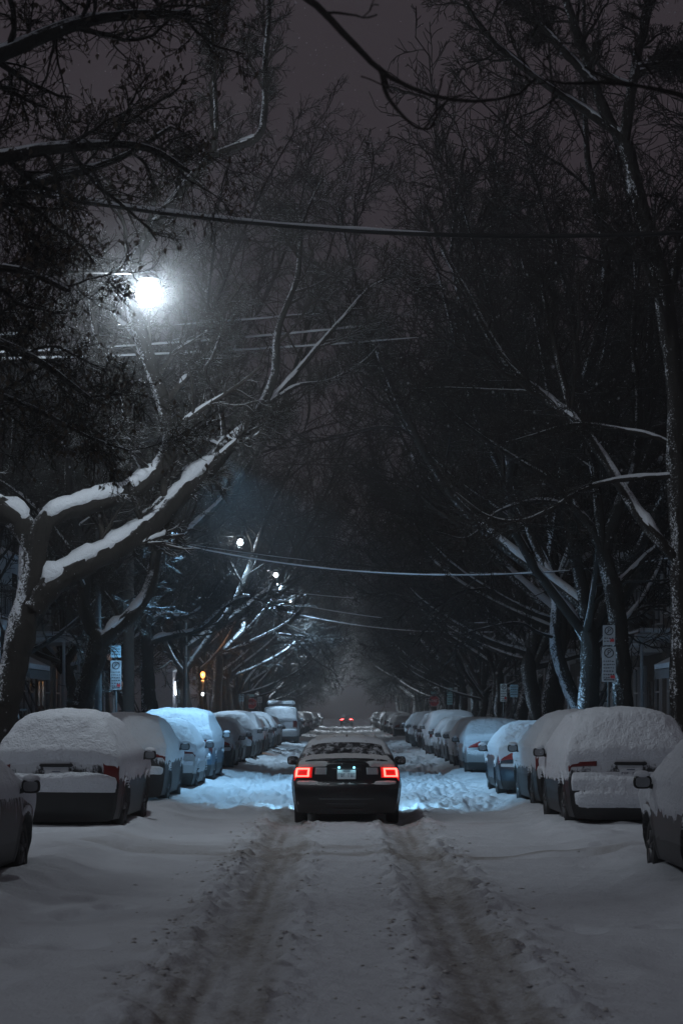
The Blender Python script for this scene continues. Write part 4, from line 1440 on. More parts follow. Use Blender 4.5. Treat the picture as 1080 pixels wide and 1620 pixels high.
b = (6.1, 60.0, .15)
D = 60.0
build_tree('maple_tree', 'crooked maple with snow plastered down its trunk, behind the dark blue sedan',
           (px_path([(922, 1165, D), (912, 1120, D), (898, 1085, D), (886, 1050, D), (878, 1015, D), (880, 960, D), (876, 915, D), (866, 880, D)], b), .2, .14),
           [(px_path([(866, 884, D), (848, 850, D), (820, 800, 59.6), (780, 720, 59), (740, 620, 58.6), (720, 500, 58)], b), .11, .04),
            (px_path([(868, 882, D), (876, 830, D), (880, 750, 60.4), (870, 640, 61), (850, 500, 61.5)], b), .11, .04),
            (px_path([(740, 620, 58.6), (710, 500, 58), (680, 380, 57.6), (650, 270, 57.2)], b), .06, .016),
            (px_path([(870, 640, 61), (845, 500, 61.4), (815, 370, 61.8), (780, 250, 62)], b), .06, .016),
            (px_path([(878, 940, D), (900, 890, 60.5), (940, 820, 61), (960, 720, 61.5)], b), .08, .03),
            (px_path([(850, 852, D), (790, 810, 59.4), (720, 760, 58.8), (650, 690, 58.2), (600, 600, 57.6)], b), .08, .03),
            (px_path([(880, 1010, D), (850, 1000, 59.5), (820, 985, 59), (780, 990, 58.6), (740, 1000, 58.2)], b), .05, .018)],
           b, 16, m=(14, 11, 8), lens=(.46, .5, .45), lmax=(3.4, 1.8, .9), bark=M['bark_plastered'])

# leafy tree close to the camera, only its crown reaches into the picture
b = (-5.9, 17.0, .15)
D = 17.0
build_tree('oak_tree', 'oak holding dry brown leaves, its crown filling the corner above the brightest lamp',
           ([(0, 0, 0), (.1, 0, 1.5), (.15, .1, 3.2), (.3, .2, 4.6)], .30, .24),
           [(px_path([(-590, 520, D), (-330, 470, D), (-120, 500, 17.2), (20, 550, 17.4), (90, 590, 17.5), (150, 640, 17.6)], b), .13, .015),
            (px_path([(-580, 430, D), (-300, 330, D), (-60, 260, 17.2), (120, 230, 17.4), (230, 235, 17.6), (300, 270, 17.8)], b), .14, .02),
            (px_path([(-560, 400, D), (-260, 190, D), (-20, 90, 17.3), (150, 30, 17.6), (300, 20, 17.9)], b), .15, .03),
            (px_path([(-570, 460, D), (-280, 420, 16.6), (-60, 420, 16.3), (40, 430, 16.1), (110, 460, 16)], b), .12, .02),
            (px_path([(-560, 380, D), (-300, 60, D), (-80, -60, 17.4), (120, -100, 17.8), (330, -90, 18.2)], b), .15, .04),
            (px_path([(-575, 480, D), (-300, 420, 17.8), (-80, 360, 18.4), (60, 290, 18.8), (190, 250, 19.2), (270, 200, 19.4)], b), .12, .02),
            (px_path([(-590, 560, D), (-300, 560, 17.5), (-80, 600, 17.8), (60, 650, 18), (140, 690, 18.1), (210, 715, 18.2)], b), .09, .006)],
           b, 17, None, m=(15, 11, 8), lens=(.32, .55, .5), up=(.01, 0, -.01), ang=(55, 52, 48), t0=.42, lmax=(1.6, .8, .4), rmin=.003, leaves=7000, caps=False)
# a near tree whose twig hangs down over the middle of the street
b = (6.6, 10.5, .15)
build_tree('ash_tree', 'bare ash whose thin twigs hang over the middle of the street',
           ([(0, 0, 0), (-.05, 0, 2), (-.2, .1, 4.5), (-.5, .2, 6.2)], .22, .16),
           [([(-.5, .2, 6.1), (-2.2, .3, 7.4), (-4.4, .4, 7.3), (-6.2, .3, 6.2)] + px_path([(470, -60, 10.2), (515, 22, 10.1), (560, 72, 10), (605, 115, 10), (660, 143, 10), (710, 156, 10), (770, 158, 10), (825, 145, 10), (848, 122, 10)], b), .09, .005),
            (px_path([(603, 114, 10), (612, 150, 9.95), (632, 178, 9.9), (655, 199, 9.9), (676, 204, 9.9), (688, 196, 9.9)], b), .012, .005),
            ([(-.5, .2, 6.1), (-1.8, 0, 5.4), (-3.0, 0, 4.9)] + px_path([(1180, 185, 10.3), (1080, 152, 10.3), (1000, 134, 10.2), (952, 120, 10.2), (925, 105, 10.2)], b), .08, .006),
            (px_path([(1000, 134, 10.2), (950, 130, 10.15), (900, 132, 10.1), (862, 126, 10.05)], b), .012, .005)],
           b, 18, None, m=(2, 1, 1), lens=(.05, .4, .4), t0=.8, lmax=(.35, .2, .1), rmin=.003, caps=False, bark=M['twig'])


def proto_tree(seed, H=14.5, lean=0.0):
    rng = np.random.default_rng(seed)
    fork = rng.uniform(3.2, 4.6)
    tr = [(0, 0, 0), (lean * .2, 0, fork * .35), (lean * .5 + rng.normal() * .1, rng.normal() * .1, fork * .7), (lean, 0, fork)]
    limbs = []
    nl = 7
    for k in range(nl):
        az = 2 * math.pi * (k + rng.random() * .6) / nl
        out = rng.uniform(2.8, 6.2)
        top = rng.uniform(H * .72, H)
        if k == 0:
            out = .8
            top = H
        z0 = fork - rng.uniform(0, .9) * (k > 0)
        c, s = math.cos(az), math.sin(az)
        b0 = np.array([lean * (z0 / fork), 0, z0])
        pts = [b0]
        for f_, e in ((.25, .45), (.5, .72), (.75, .9), (1, 1)):
            pts.append(np.array([lean + c * out * e + rng.normal() * .25, s * out * e + rng.normal() * .25, z0 + (top - z0) * f_ ** 1.05]))
        limbs.append(([tuple(p) for p in pts], rng.uniform(.10, .15), .03))
    for k in range(2):
        az = (0 if k else math.pi) + rng.normal() * .5
        z0 = fork - rng.uniform(.3, 1.0)
        L = rng.uniform(4.5, 6.3)
        c, s = math.cos(az), math.sin(az)
        limbs.append(([(lean * .6, 0, z0), (lean + c * L * .3, s * L * .3, z0 + .5), (lean + c * L * .65, s * L * .65, z0 + 1.5), (lean + c * L, s * L, z0 + 3.4)], .085, .02))
    return (tr, .23, .19), limbs


TREES = []
for k in range(5):
    tr, lb = proto_tree(100 + k, (14.5, 13.2, 15.5, 12.6, 14)[k], (.5, -.3, .2, .6, 0)[k])
    TREES.append((tr, lb))
spots = []
d = 69.0
while d < 300:
    spots.append((-1, d))
    d += random.uniform(6.4, 8.6)
d = 54.0
while d < 300:
    spots.append((1, d)) if abs(d - 60) > 3 else None
    d += random.uniform(6.4, 8.6)
LAMPS = [(-3.95, 80.0, 8.2), (-3.25, 99.0, 8.2), (-3.2, 121, 8.1)]
done = {}
cnt = {-1: 0, 1: 0}
for sg, d in spots:
    k = random.randrange(5)
    lab = '%s bare street tree along the %s, counted from the camera' % (ORD[min(cnt[sg] + 3, 27)] if cnt[sg] < 25 else ORD[27], 'lamp side' if sg < 0 else 'side opposite the lamps')
    if cnt[sg] >= 24:
        lab = 'hazy bare tree near the street end, %s' % ('lamp side' if sg < 0 else 'side opposite the lamps')
    cnt[sg] += 1
    loc = (sg * ((6.2 if sg < 0 or d < 70 else 7.0) + random.uniform(-.25, .35)), d, .12)
    if k not in done:
        tr, lb = TREES[k]
        done[k] = build_tree('street_tree', lab, tr, lb, loc, 200 + k, 'bare street trees', m=(14, 11, 8), lens=(.5, .5, .45), far=True, lmax=(4, 2, 1.1), rmin=.0095)
        o = done[k]
    else:
        o = copy_tree(done[k])
        o['label'] = lab
        o.location = loc
    sc_ = random.uniform(.92, 1.12) * (1.22 if d < 84 else 1)
    if sg < 0 and d < 79:
        # set back: the lamp row is open here
        o.location.x = loc[0] - 2.3
        loc = tuple(o.location)
        sc_ *= .8
    o.scale = (sc_, sc_, sc_ * random.uniform(1.0, 1.12) * (1.08 if d < 80 else 1))
    rots = [random.uniform(0, 6.28) for _ in range(48)]
    if sg < 0 and d < 130:
        best, br_ = 1e9, rots[0]
        for rz in rots:
            cs, sn_ = math.cos(rz), math.sin(rz)
            p = PTS[done[k].name]
            q = np.stack([(p[:, 0] * cs - p[:, 1] * sn_) * sc_ + loc[0], (p[:, 0] * sn_ + p[:, 1] * cs) * sc_ + loc[1], p[:, 2] * o.scale[2] + loc[2]], 1)
            c = 0
            for lp in LAMPS:
                f = q[:, 1] / lp[1]
                near_ = (f < 1) & (np.hypot(q[:, 0] - lp[0] * f, q[:, 2] - EYE - (lp[2] - EYE) * f) < .28 * f + .02)
                c += near_.sum()
            if c < best:
                best, br_ = c, rz
        rots[0] = br_
    o.rotation_euler = (0, 0, rots[0])


# ------------------------------------------------------------------ street lamps
def point(name, parent, loc, watts, col, r=.12):
    ld = bpy.data.lights.new(name, 'POINT')
    ld.energy = watts
    ld.color = col
    ld.shadow_soft_size = r
    o = bpy.data.objects.new(name, ld)
    C.objects.link(o)
    o.parent = parent
    o.location = loc
    return o


def street_lamp(label, x, d, H=8.35, px=-6.0, W_=900, sz=1.0, pool=None, lo=.36):
    t = empty('street_lamp', label, 'street lamp', (px, d, .1), 0, 'street lamps')
    mb = MB()
    mb.lathe([(.16, 0), (.16, .12), (.10, .2), (.095, 1.2), (.075, 4), (.06, H + .25), (0, H + .27)], 14)
    mb.build('pole', M['pole_metal'], t, True)
    ar = MB()
    L = x - px
    ar.tube([(0, 0, H - .5), (L * .25, 0, H - .05), (L * .6, 0, H + .12), (L - .25, 0, H + .10)], [.04, .03, .024, .02], 10)
    ar.build('arm', M['trim'], t, True)
    hd = MB()
    hd.lathe([(.0, .10), (.06, .09), (.13, .06), (.16, .01), (.15, -.02), (0, -.02)], 18, (L, 0, H + .02))
    hd.build('lamp_head', M['dark_metal'], t, True)
    gl = MB()
    r = .17 * sz
    gl.ell((L, 0, H - .02 - r), (r, r, r), 20, 12)
    gl.build('lamp_globe', M['street_lamp'], t, True)
    sn = MB()
    sn.ell((L, 0, H + .11), (.12, .12, .035), 14, 8)
    sn.build('snow_cap', M['snow_soft'], t, True)
    point('lamp_light', t, (L, 0, H - .02 - r), W_ * 1.6, (.80, .92, 1.0), .05)
    if pool:
        # extra spot under the globe, added to light a pool of street
        ld = bpy.data.lights.new('lamp_pool', 'SPOT')
        ld.energy = pool[0]
        ld.color = (.32, .67, 1.0) if len(pool) < 5 else (.50, .77, 1.0)
        ld.spot_size = math.radians(pool[1])
        ld.spot_blend = pool[2] if len(pool) > 2 else .12
        ld.shadow_soft_size = .1
        o = bpy.data.objects.new('lamp_pool', ld)
        C.objects.link(o)
        o.parent = t
        o.location = (L, 0, H - .45)
        o.rotation_euler = (0, math.radians(-pool[3]) if len(pool) > 3 else 0, 0)
    return t


street_lamp('brightest street lamp, with a white halo above the leaning maple', -3.04, 33.0, 8.38, W_=560, sz=1.15)
street_lamp('street lamp added behind the end of the snow-capped limb to light the street blue', -3.02, 52.0, 8.3, W_=60, pool=(3600, 113, .25, 14))  # lamp added out of sight behind the limb, for the blue pool
street_lamp('street lamp small in the distance, small white glow above the sagging cable', -3.95, 80.0, 8.2, sz=.62, W_=70, pool=(2300, 124, .5, 15, 1))
street_lamp('street lamp seen as a white point just above the longest sagging cable', -3.25, 99.0, 8.2, sz=.55, W_=110, pool=(2300, 124, .5, 15, 1))
street_lamp('street lamp seen as the faintest white point, low over the sagging wires', -3.2, 121.0, 8.1, sz=.5, W_=200, px=-6.8, pool=(2300, 124, .5, 15, 1))
street_lamp('street lamp far down the street hidden in haze past the crossing', -3.2, 165.0, 8.2, W_=2000)
street_lamp('faint street lamp deep in the haze close to the street end', -3.2, 215.0, 8.2, W_=3200)
street_lamp('street lamp deepest of all in the haze at the street end', -3.2, 275.0, 8.2, W_=5500)
street_lamp('street lamp added unseen behind the camera to light the near snow', -3.0, -9.0, 8.3, W_=380)  # added off view as fill for the near snow and car rears

# amber globe on a post
t = empty('globe_lantern', 'amber globe lantern glowing on a slim post beside the parked cars', 'lantern', (*at(321, 1128, 88)[:2], .15))
mb = MB()
mb.lathe([(.10, 0), (.10, .25), (.05, .35), (.045, 2.85), (.09, 2.95), (.09, 3.02), (0, 3.04)], 12)
mb.build('post', M['pole_metal'], t, True)
gl = MB()
gl.lathe([(.03, 0), (.075, .05), (.10, .14), (.085, .22), (.04, .27), (0, .28)], 16, (0, 0, 3.10))
gl.build('lamp_globe', M['orange_lamp'], t, True)
sb = MB()
sb.ell((0, -.08, 2.45), (.055, .055, .07), 12, 8)
sb.build('small_bulb', M['white_bulb'], t, True)
point('lantern_light', t, (0, -.2, 3.25), 110, (1, .42, .12), .05)


for n_, (x, d) in enumerate([(-10.8, 66), (-11.4, 78), (-12.2, 92), (-9.0, 56), (11.2, 70), (12.4, 97)]):
    o = copy_tree(done[n_ % 5 if n_ % 5 in done else 0])
    o['label'] = '%s yard tree set back between street and houses, %s' % (ORD[n_ if n_ < 4 else n_ - 4], 'lamp side' if x < 0 else 'side opposite the lamps')
    o['group'] = 'yard trees'
    o.name = 'yard_tree'
    o.location = (x, d, .2)
    o.scale = (.95, .95, .9)
    o.rotation_euler = (0, 0, n_ * 1.7)

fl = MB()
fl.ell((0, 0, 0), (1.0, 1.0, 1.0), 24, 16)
m = bpy.data.materials.new('lamp_halo_air')
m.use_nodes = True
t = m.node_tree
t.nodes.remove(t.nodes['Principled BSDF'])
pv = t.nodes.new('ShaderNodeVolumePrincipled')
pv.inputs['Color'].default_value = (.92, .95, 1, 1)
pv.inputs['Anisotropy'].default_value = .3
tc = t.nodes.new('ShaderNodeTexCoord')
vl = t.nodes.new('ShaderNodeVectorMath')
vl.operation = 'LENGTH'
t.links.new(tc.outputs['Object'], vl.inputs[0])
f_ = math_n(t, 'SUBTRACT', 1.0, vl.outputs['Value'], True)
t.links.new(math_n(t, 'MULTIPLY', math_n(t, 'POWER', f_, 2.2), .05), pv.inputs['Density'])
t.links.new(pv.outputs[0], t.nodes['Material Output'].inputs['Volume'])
o = fl.build('lamp_halo', m)  # ball of denser air added round the lamp to give it a halo
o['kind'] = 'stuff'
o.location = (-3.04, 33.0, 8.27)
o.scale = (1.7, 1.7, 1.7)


# ------------------------------------------------------------------ houses along both sides (front faces +x in their own frame)
def window_part(parent, y, z, w=.95, h=1.6, wall=None):
    f = MB()
    for sy in (-1, 1):
        f.box((.04, y + sy * (w / 2 + .04), z), (.10, .08, h + .16))
    f.box((.04, y, z + h / 2 + .04), (.10, w, .08))
    f.box((.04, y, z), (.07, w, .05))
    o = f.build('window', M['white_wood'], parent)
    p = MB()
    p.box((.012, y, z), (.02, w, h))
    p.build('pane', M['house_glass'], o)
    s = MB()
    s.box((.10, y, z - h / 2 - .06), (.22, w + .25, .10), .02)
    s.build('sill', M['concrete'], o)
    n = MB()
    n.box((.10, y, z - h / 2 + .02), (.19, w + .2, .06), .025)
    n.build('snow_ledge', M['snow_soft'], o)
    return o


def railing(parent, x, y0, y1, z, dep, mat, n=14):
    r = MB()
    r.box((x, (y0 + y1) / 2, z + .95), (.05, y1 - y0, .05))
    r.box((x, (y0 + y1) / 2, z + .12), (.04, y1 - y0, .04))
    for k in range(n + 1):
        y = y0 + (y1 - y0) * k / n
        r.box((x, y, z + .53), (.022, .022, .8))
    for y in (y0, y1):
        r.box((x - dep / 2, y, z + .95), (dep, .05, .05))
        for k in range(5):
            r.box((x - dep * (k + .5) / 5, y, z + .53), (.022, .022, .8))
    return r.build('railing', mat, parent)


def house(name, label, loc, rz, brick, kind=0, h=7.0, w=7.6, group='row houses'):
    t = empty(name, label, 'house', loc, rz, group)
    mb = MB()
    mb.box((-5, 0, h / 2), (10, w, h))
    mb.build('wall', brick, t)
    c = MB()
    c.box((.12, 0, h - .15), (.34, w - .02, .30), .03)
    c.box((.06, 0, h - .55), (.16, w - .02, .12))
    for k in range(int(w / .7)):
        c.box((.12, -w / 2 + .5 + k * .7, h - .42), (.22, .12, .22))
    c.build('cornice', M['tin'], t)
    s = MB()
    s.box((-4.9, 0, h + .12), (10.2, w - .1, .24), .1)
    s.build('roof_snow', M['snow_soft'], t)
    storeys = 2 if h < 8 else 3
    fh = (h - .7) / storeys
    for st in range(storeys):
        z = .7 + st * fh + 1.35
        for y in ((-2.6, -1.0, 2.4) if st == 0 else (-2.6, -.9, 1.0, 2.6)):
            if st == 0 and kind == 1 and y < 0:
                continue
            if st > 0 and kind in (0, 2) and y == 1.0:
                continue
            window_part(t, y, z + .2)
    # front doors with steps
    for y in ((.9,) if kind == 1 else (.5, 1.35)):
        d = MB()
        d.box((.03, y, 1.75), (.08, .82, 2.1), .01)
        o = d.build('door', M['dark_wood'], t)
        g = MB()
        g.box((.075, y, 2.2), (.02, .46, .8))
        g.build('pane', M['house_glass'], o)
        g = MB()
        g.ell((.10, y + .32, 1.7), (.04, .03, .03), 8, 6)
        g.build('handle', M['chrome'], o)
    stp = MB()
    for k in range(4):
        stp.box((.55 + .3 * (3 - k) - .2, .9, .08 + .17 * k), (.3 if k < 3 else .7, 2.0, .17))
    stp.build('steps', M['concrete'], t)
    ss = MB()
    for k in range(4):
        ss.box((.55 + .3 * (3 - k) - .2, .9, .21 + .17 * k), (.28 if k < 3 else .66, 1.9, .10), .04)
    ss.build('step_snow', M['snow_soft'], t)
    if kind in (0, 2):
        for st in range(1, storeys):
            z = .7 + st * fh - .05
            y0, y1 = (-.2, 3.1) if kind == 0 else (-3.3, .6)
            b = MB()
            b.box((.75, (y0 + y1) / 2, z), (1.5, y1 - y0, .16), .02)
            for y in (y0 + .15, y1 - .15):
                b.tube([(1.35, y, z - .08), (1.35, y, z - fh + .1 if st > 1 else .2)], .05, 8)
            b.build('balcony', M['white_wood'], t)
            railing(t, 1.44, y0 + .05, y1 - .05, z, 1.4, M['dark_metal'])
            n = MB()
            n.box((.75, (y0 + y1) / 2, z + .16), (1.42, y1 - y0 - .1, .18), .07)
            n.build('balcony_snow', M['snow_soft'], t)
            d = MB()
            d.box((.03, (y0 + y1) / 2 + .1, z + 1.2), (.08, .85, 2.1), .01)
            d.build('door', M['dark_wood'], t)
    if kind == 2:
        # outside stair to the upper flat
        s_ = MB()
        n_ = 14
        for k in range(n_):
            f = k / (n_ - 1)
            s_.box((1.9 + 1.4 * (1 - f), 1.1 + .3 * f, .3 + (.7 + fh - .35) * f), (.30, .95, .05))
        for y in (.64, 1.6):
            s_.tube([(3.4, y, .2), (1.8, y + .3, .7 + fh - .1)], .05, 6)
            s_.tube([(3.4, y, 1.1), (1.8, y + .3, .7 + fh + .85)], .025, 6)
        s_.build('outside_stair', M['dark_metal'], t)
    if kind == 1:
        # a bay with a tin roof and a snowy shop awning below it
        b = MB()
        b.add([(0, -3.4, 3.6), (.9, -2.9, 3.6), (.9, -.5, 3.6), (0, 0, 3.6), (0, -3.4, h - 1.2), (.9, -2.9, h - 1.2), (.9, -.5, h - 1.2), (0, 0, h - 1.2)],
              [(0, 1, 5, 4), (1, 2, 6, 5), (2, 3, 7, 6), (4, 5, 6, 7), (0, 3, 2, 1)])
        bo = b.build('bay', M['white_wood'], t)
        p = MB()
        p.box((.905, -2.3, 4.7), (.02, .8, 1.3))
        p.box((.905, -1.1, 4.7), (.02, .8, 1.3))
        p.build('bay_window', M['house_glass'], bo)
        br = MB()
        br.add([(0, -3.6, h - 1.2), (1.1, -3.05, h - 1.2), (1.1, -.35, h - 1.2), (0, .2, h - 1.2), (.05, -2.9, h - .65), (.05, -.5, h - .65)],
               [(0, 1, 4), (1, 2, 5, 4), (2, 3, 5), (0, 3, 2, 1)])
        br.build('bay_roof', M['snow_soft'], t)
        a = MB()
        a.add([(0, -3.5, 3.45), (0, .3, 3.45), (1.5, .3, 2.75), (1.5, -3.5, 2.75), (1.5, .3, 2.5), (1.5, -3.5, 2.5), (0, -3.5, 3.40), (0, .3, 3.40)],
              [(0, 1, 2, 3), (3, 2, 4, 5), (0, 3, 5, 6), (1, 7, 4, 2)])
        a.build('awning', M['tin'], t)
        n = MB()
        n.add([(0, -3.5, 3.62), (0, .3, 3.62), (1.52, .3, 2.90), (1.52, -3.5, 2.90), (0, -3.5, 3.47), (0, .3, 3.47), (1.5, .3, 2.77), (1.5, -3.5, 2.77)],
              [(0, 1, 2, 3), (3, 2, 6, 7), (0, 3, 7, 4), (1, 5, 6, 2)])
        n.build('awning_snow', M['snow_soft'], t)
        sh = MB()
        sh.box((.05, -1.7, 1.6), (.08, 3.0, 2.1))
        for k in range(16):
            sh.box((.10, -1.7, .62 + k * .13), (.03, 2.9, .09))
        sh.build('roller_shutter', M['tin'], t)
    return t


XF = 9.9
plans = []
d = 30.0
i_ = 0
while d < 128:
    plans.append((-1, d, i_))
    plans.append((1, d + 2.2, i_))
    d += 7.65
    i_ += 1
d = 146
while d < 260:
    plans.append((-1, d, i_))
    plans.append((1, d, i_))
    d += 15.3 if d > 180 else 7.65
    i_ += 1
proto_h = {}
hc = {-1: 0, 1: 0}
for sg, d, k in plans:
    if sg < 0 and 90 < d < 108:
        continue
    kind = (1, 0, 2, 0, 1, 2, 0)[k % 7] if sg < 0 else (0, 2, 0, 1, 2, 0, 0)[k % 7]
    if sg < 0 and abs(d - 60.6) < 1:
        kind = 1
    br = (k + (sg > 0)) % 3
    h = (7.0, 9.4)[(k * 3 + (sg > 0)) % 4 == 0]
    if sg < 0 and d < 70:
        h = 7.0
    side = 'lamp side' if sg < 0 else 'side opposite the lamps'
    if d < 45:
        continue
    lab = '%s house along the %s, %s %s' % (ORD[hc[sg]], side, ('dark red brick', 'brown brick', 'grey brick')[br], ('with railed balcony', 'with snowy awning', 'with outside stair')[kind])
    hc[sg] += 1
    key = (kind, br, h)
    loc, rz = (sg * XF, d, .25), 0 if sg < 0 else math.pi
    if key in proto_h:
        o = copy_tree(proto_h[key])
        o['label'] = lab
        o.location, o.rotation_euler = loc, (0, 0, rz)
    else:
        proto_h[key] = house('row_house', lab, loc, rz, BRICKS[br], kind, h)

# a low pale corner shop with a small lit sign
t = empty('corner_shop', 'low pale stuccoed shop with snowy flat roof and small lit sign', 'shop', (-9.3, 99.5, .2))
mb = MB()
mb.box((-2, 0, 1.75), (7.0, 6.0, 3.5))
mb.build('wall', M['pale_stucco'], t)
s = MB()
s.box((-2, 0, 3.62), (7.2, 6.2, .26), .1)
s.build('roof_snow', M['snow_soft'], t)
for x in (-2.6, -1.4, .1):
    w_ = MB()
    w_.box((x, -3.02, .95), (.5, .06, 1.5), .01)
    w_.build('shop_window', M['house_glass'], t)
lb = MB()
lb.box((1.72, -2.2, 2.75), (.34, .16, .62), .02)
lb.build('lit_sign', M['white_bulb'], t)
st = MB()
st.box((1.1, -3.15, 1.5), (.9, .3, .12), .02)
st.build('sign_ledge', M['sign_blue'], t)
t = empty('garden_shed', 'small pale shed behind the amber globe lantern', 'shed', (-8.2, 112, .2))
mb = MB()
mb.box((0, 0, 1.3), (1.9, 3.0, 2.6))
mb.build('wall', M['pale_stucco'], t)
s = MB()
s.add([(-1.1, -1.6, 2.6), (1.1, -1.6, 2.6), (1.1, 1.6, 2.6), (-1.1, 1.6, 2.6), (0, -1.6, 3.15), (0, 1.6, 3.15)], [(0, 4, 5, 3), (1, 2, 5, 4), (0, 1, 4), (3, 5, 2), (0, 3, 2, 1)])
s.build('roof', M['snow_soft'], t)
t = tag(MB().box((0, 0, .45), (.5, .5, .9), .06).box((0, 0, .93), (.54, .54, .08), .03).build('utility_box', M['orange_plastic'], None), 'orange utility box on the ground beside the amber globe lantern', 'utility box')
t.location = (-5.9, 89.6, .2)

# ------------------------------------------------------------------ poles, wires
def sag(a, b_, s, n=40, snow_seed=0):
    f = np.linspace(0, 1, n)[:, None]
    P = np.array(a) * (1 - f) + np.array(b_) * f
    P[:, 2] -= s * 4 * f[:, 0] * (1 - f[:, 0])
    return P


def wire(label, a, b_, s, r=.012, snow=.02, seed=0, amount=.2, group='overhead wires', name='overhead_wire', n=60, bare=9.0):
    P = sag(a, b_, s, n)
    t = empty(name, label, 'wire', tuple(P[0]), 0, group)
    Q = P - P[0]
    mb = MB()
    mb.tube(Q, r, 6)
    mb.build('cable', M['rubber'], t, True)
    if snow > 0:
        L = np.linalg.norm(np.diff(P, axis=0), axis=1).sum()
        ns = max(n, int(L * 7))
        P2 = sag(a, b_, s, ns) - P[0]
        sx_ = np.linspace(0, L, ns)
        m_ = fbm(sx_ * .28, seed * 2.2, 0, seed, 3) + amount - 1.2 * sstep(bare, bare + .2, np.linspace(0, 1, ns))
        R = snow * sstep(-.05, .12, m_) * (1 + .35 * fbm(sx_ * 3, seed, 0, seed + 1, 2))
        R = np.maximum(R, .002)
        P2 = P2 + np.array([0, 0, 1.]) * (r * .4 + R * .75)[:, None] - np.array([0, 0, 1.]) * (R < .004)[:, None] * r * .6
        V, Qd = tubes_np(P2[None], R[None], 6)
        mesh_np('snow_line', V, Qd, M['snow_soft'], t)
    return t


def upole(label, px, d, H):
    x = (px - VX) / F_PX * d
    t = empty('utility_pole', label, 'utility pole', (x, d, .1), 0, 'utility poles')
    mb = MB()
    mb.lathe([(.165, 0), (.16, 2), (.12, H), (0, H + .01)], 14)
    mb.build('pole', M['pole_wood'], t, True)
    a = MB()
    a.box((0, -.16, H - .5), (2.0, .10, .12))
    a.build('crossarm', M['pole_wood'], t)
    for xx in (-.85, -.3, .3, .85):
        i2 = MB()
        i2.lathe([(.03, 0), (.05, .04), (.03, .08), (.05, .12), (0, .15)], 8, (xx, -.16, H - .44))
        i2.build('insulator', M['concrete'], t, True)
    return t


upole('straight wooden utility pole beside the low-forked maple', 204, 58.5, 9.3)
upole('wooden utility pole near the crossing beside the stop sign on the lamp side', 389, 128, 9.0)

wire('thick snow-laden cable bundle crossing right above the bright street lamp', at(-420, 195, 22), at(1500, 330, 19.5), .62, .022, .024, 3, .22, None, 'overhead_cable', 110)
W3 = [((120, 520), (1180, 405), .30, 'topmost of the three wires just below the brightest lamp'), ((120, 548), (1180, 425), .34, 'middle of the three wires just below the brightest lamp'),
      ((120, 556), (1180, 470), .30, 'lowest of the three wires just below the brightest lamp')]
for n_, (a, b_, s, lb) in enumerate(W3):
    wire(lb, at(a[0] - 250, a[1] + 15, 36), at(*b_, 46), s, .007, .022, 11 + n_, .14, bare=(.36, .44, .5)[n_])
wire('longest sagging cable crossing the street below the small lamps', at(204, 842, 58.5), at(1180, 862, 52), .95, .014, .022, 21, .55)
wire('upper short wire low over the street beyond the longest cable', at(395, 928, 92), at(760, 950, 92), .25, .014, .022, 22, .25)
wire('lower short wire low over the street beyond the longest cable', at(395, 938, 88), at(800, 985, 84), .40, .014, .022, 23, .2)
wire('lowest sagging wire over the street, dusted white', at(400, 955, 100), at(790, 1000, 92), .45, .014, .024, 24, .25)
wire('thin wire running high across the far crowns', at(300, 862, 70), at(1180, 900, 66), .5, .012, .014, 25, -.1)


# ------------------------------------------------------------------ signs
def text_mesh(body, size, depth=.004):
    cu = bpy.data.curves.new('lettering', 'FONT')
    cu.body = body
    cu.size = size
    cu.align_x = 'CENTER'
    cu.align_y = 'CENTER'
    cu.extrude = depth / 2
    o = bpy.data.objects.new('lettering', cu)
    C.objects.link(o)
    dg = bpy.context.evaluated_depsgraph_get()
    me = bpy.data.meshes.new_from_object(o.evaluated_get(dg))
    bpy.data.objects.remove(o)
    V = [(v.co.x, -v.co.z, v.co.y) for v in me.vertices]
    F = [tuple(p.vertices) for p in me.polygons]
    return V, F


def ring(mb, c, r0, r1, y, n=28):
    vs = []
    for k in range(n):
        a = 2 * math.pi * k / n
        vs += [(c[0] + r0 * math.cos(a), y, c[1] + r0 * math.sin(a)), (c[0] + r1 * math.cos(a), y, c[1] + r1 * math.sin(a))]
    fs = [(2 * k, 2 * k + 1, 2 * ((k + 1) % n) + 1, 2 * ((k + 1) % n)) for k in range(n)]
    mb.add(vs, fs)


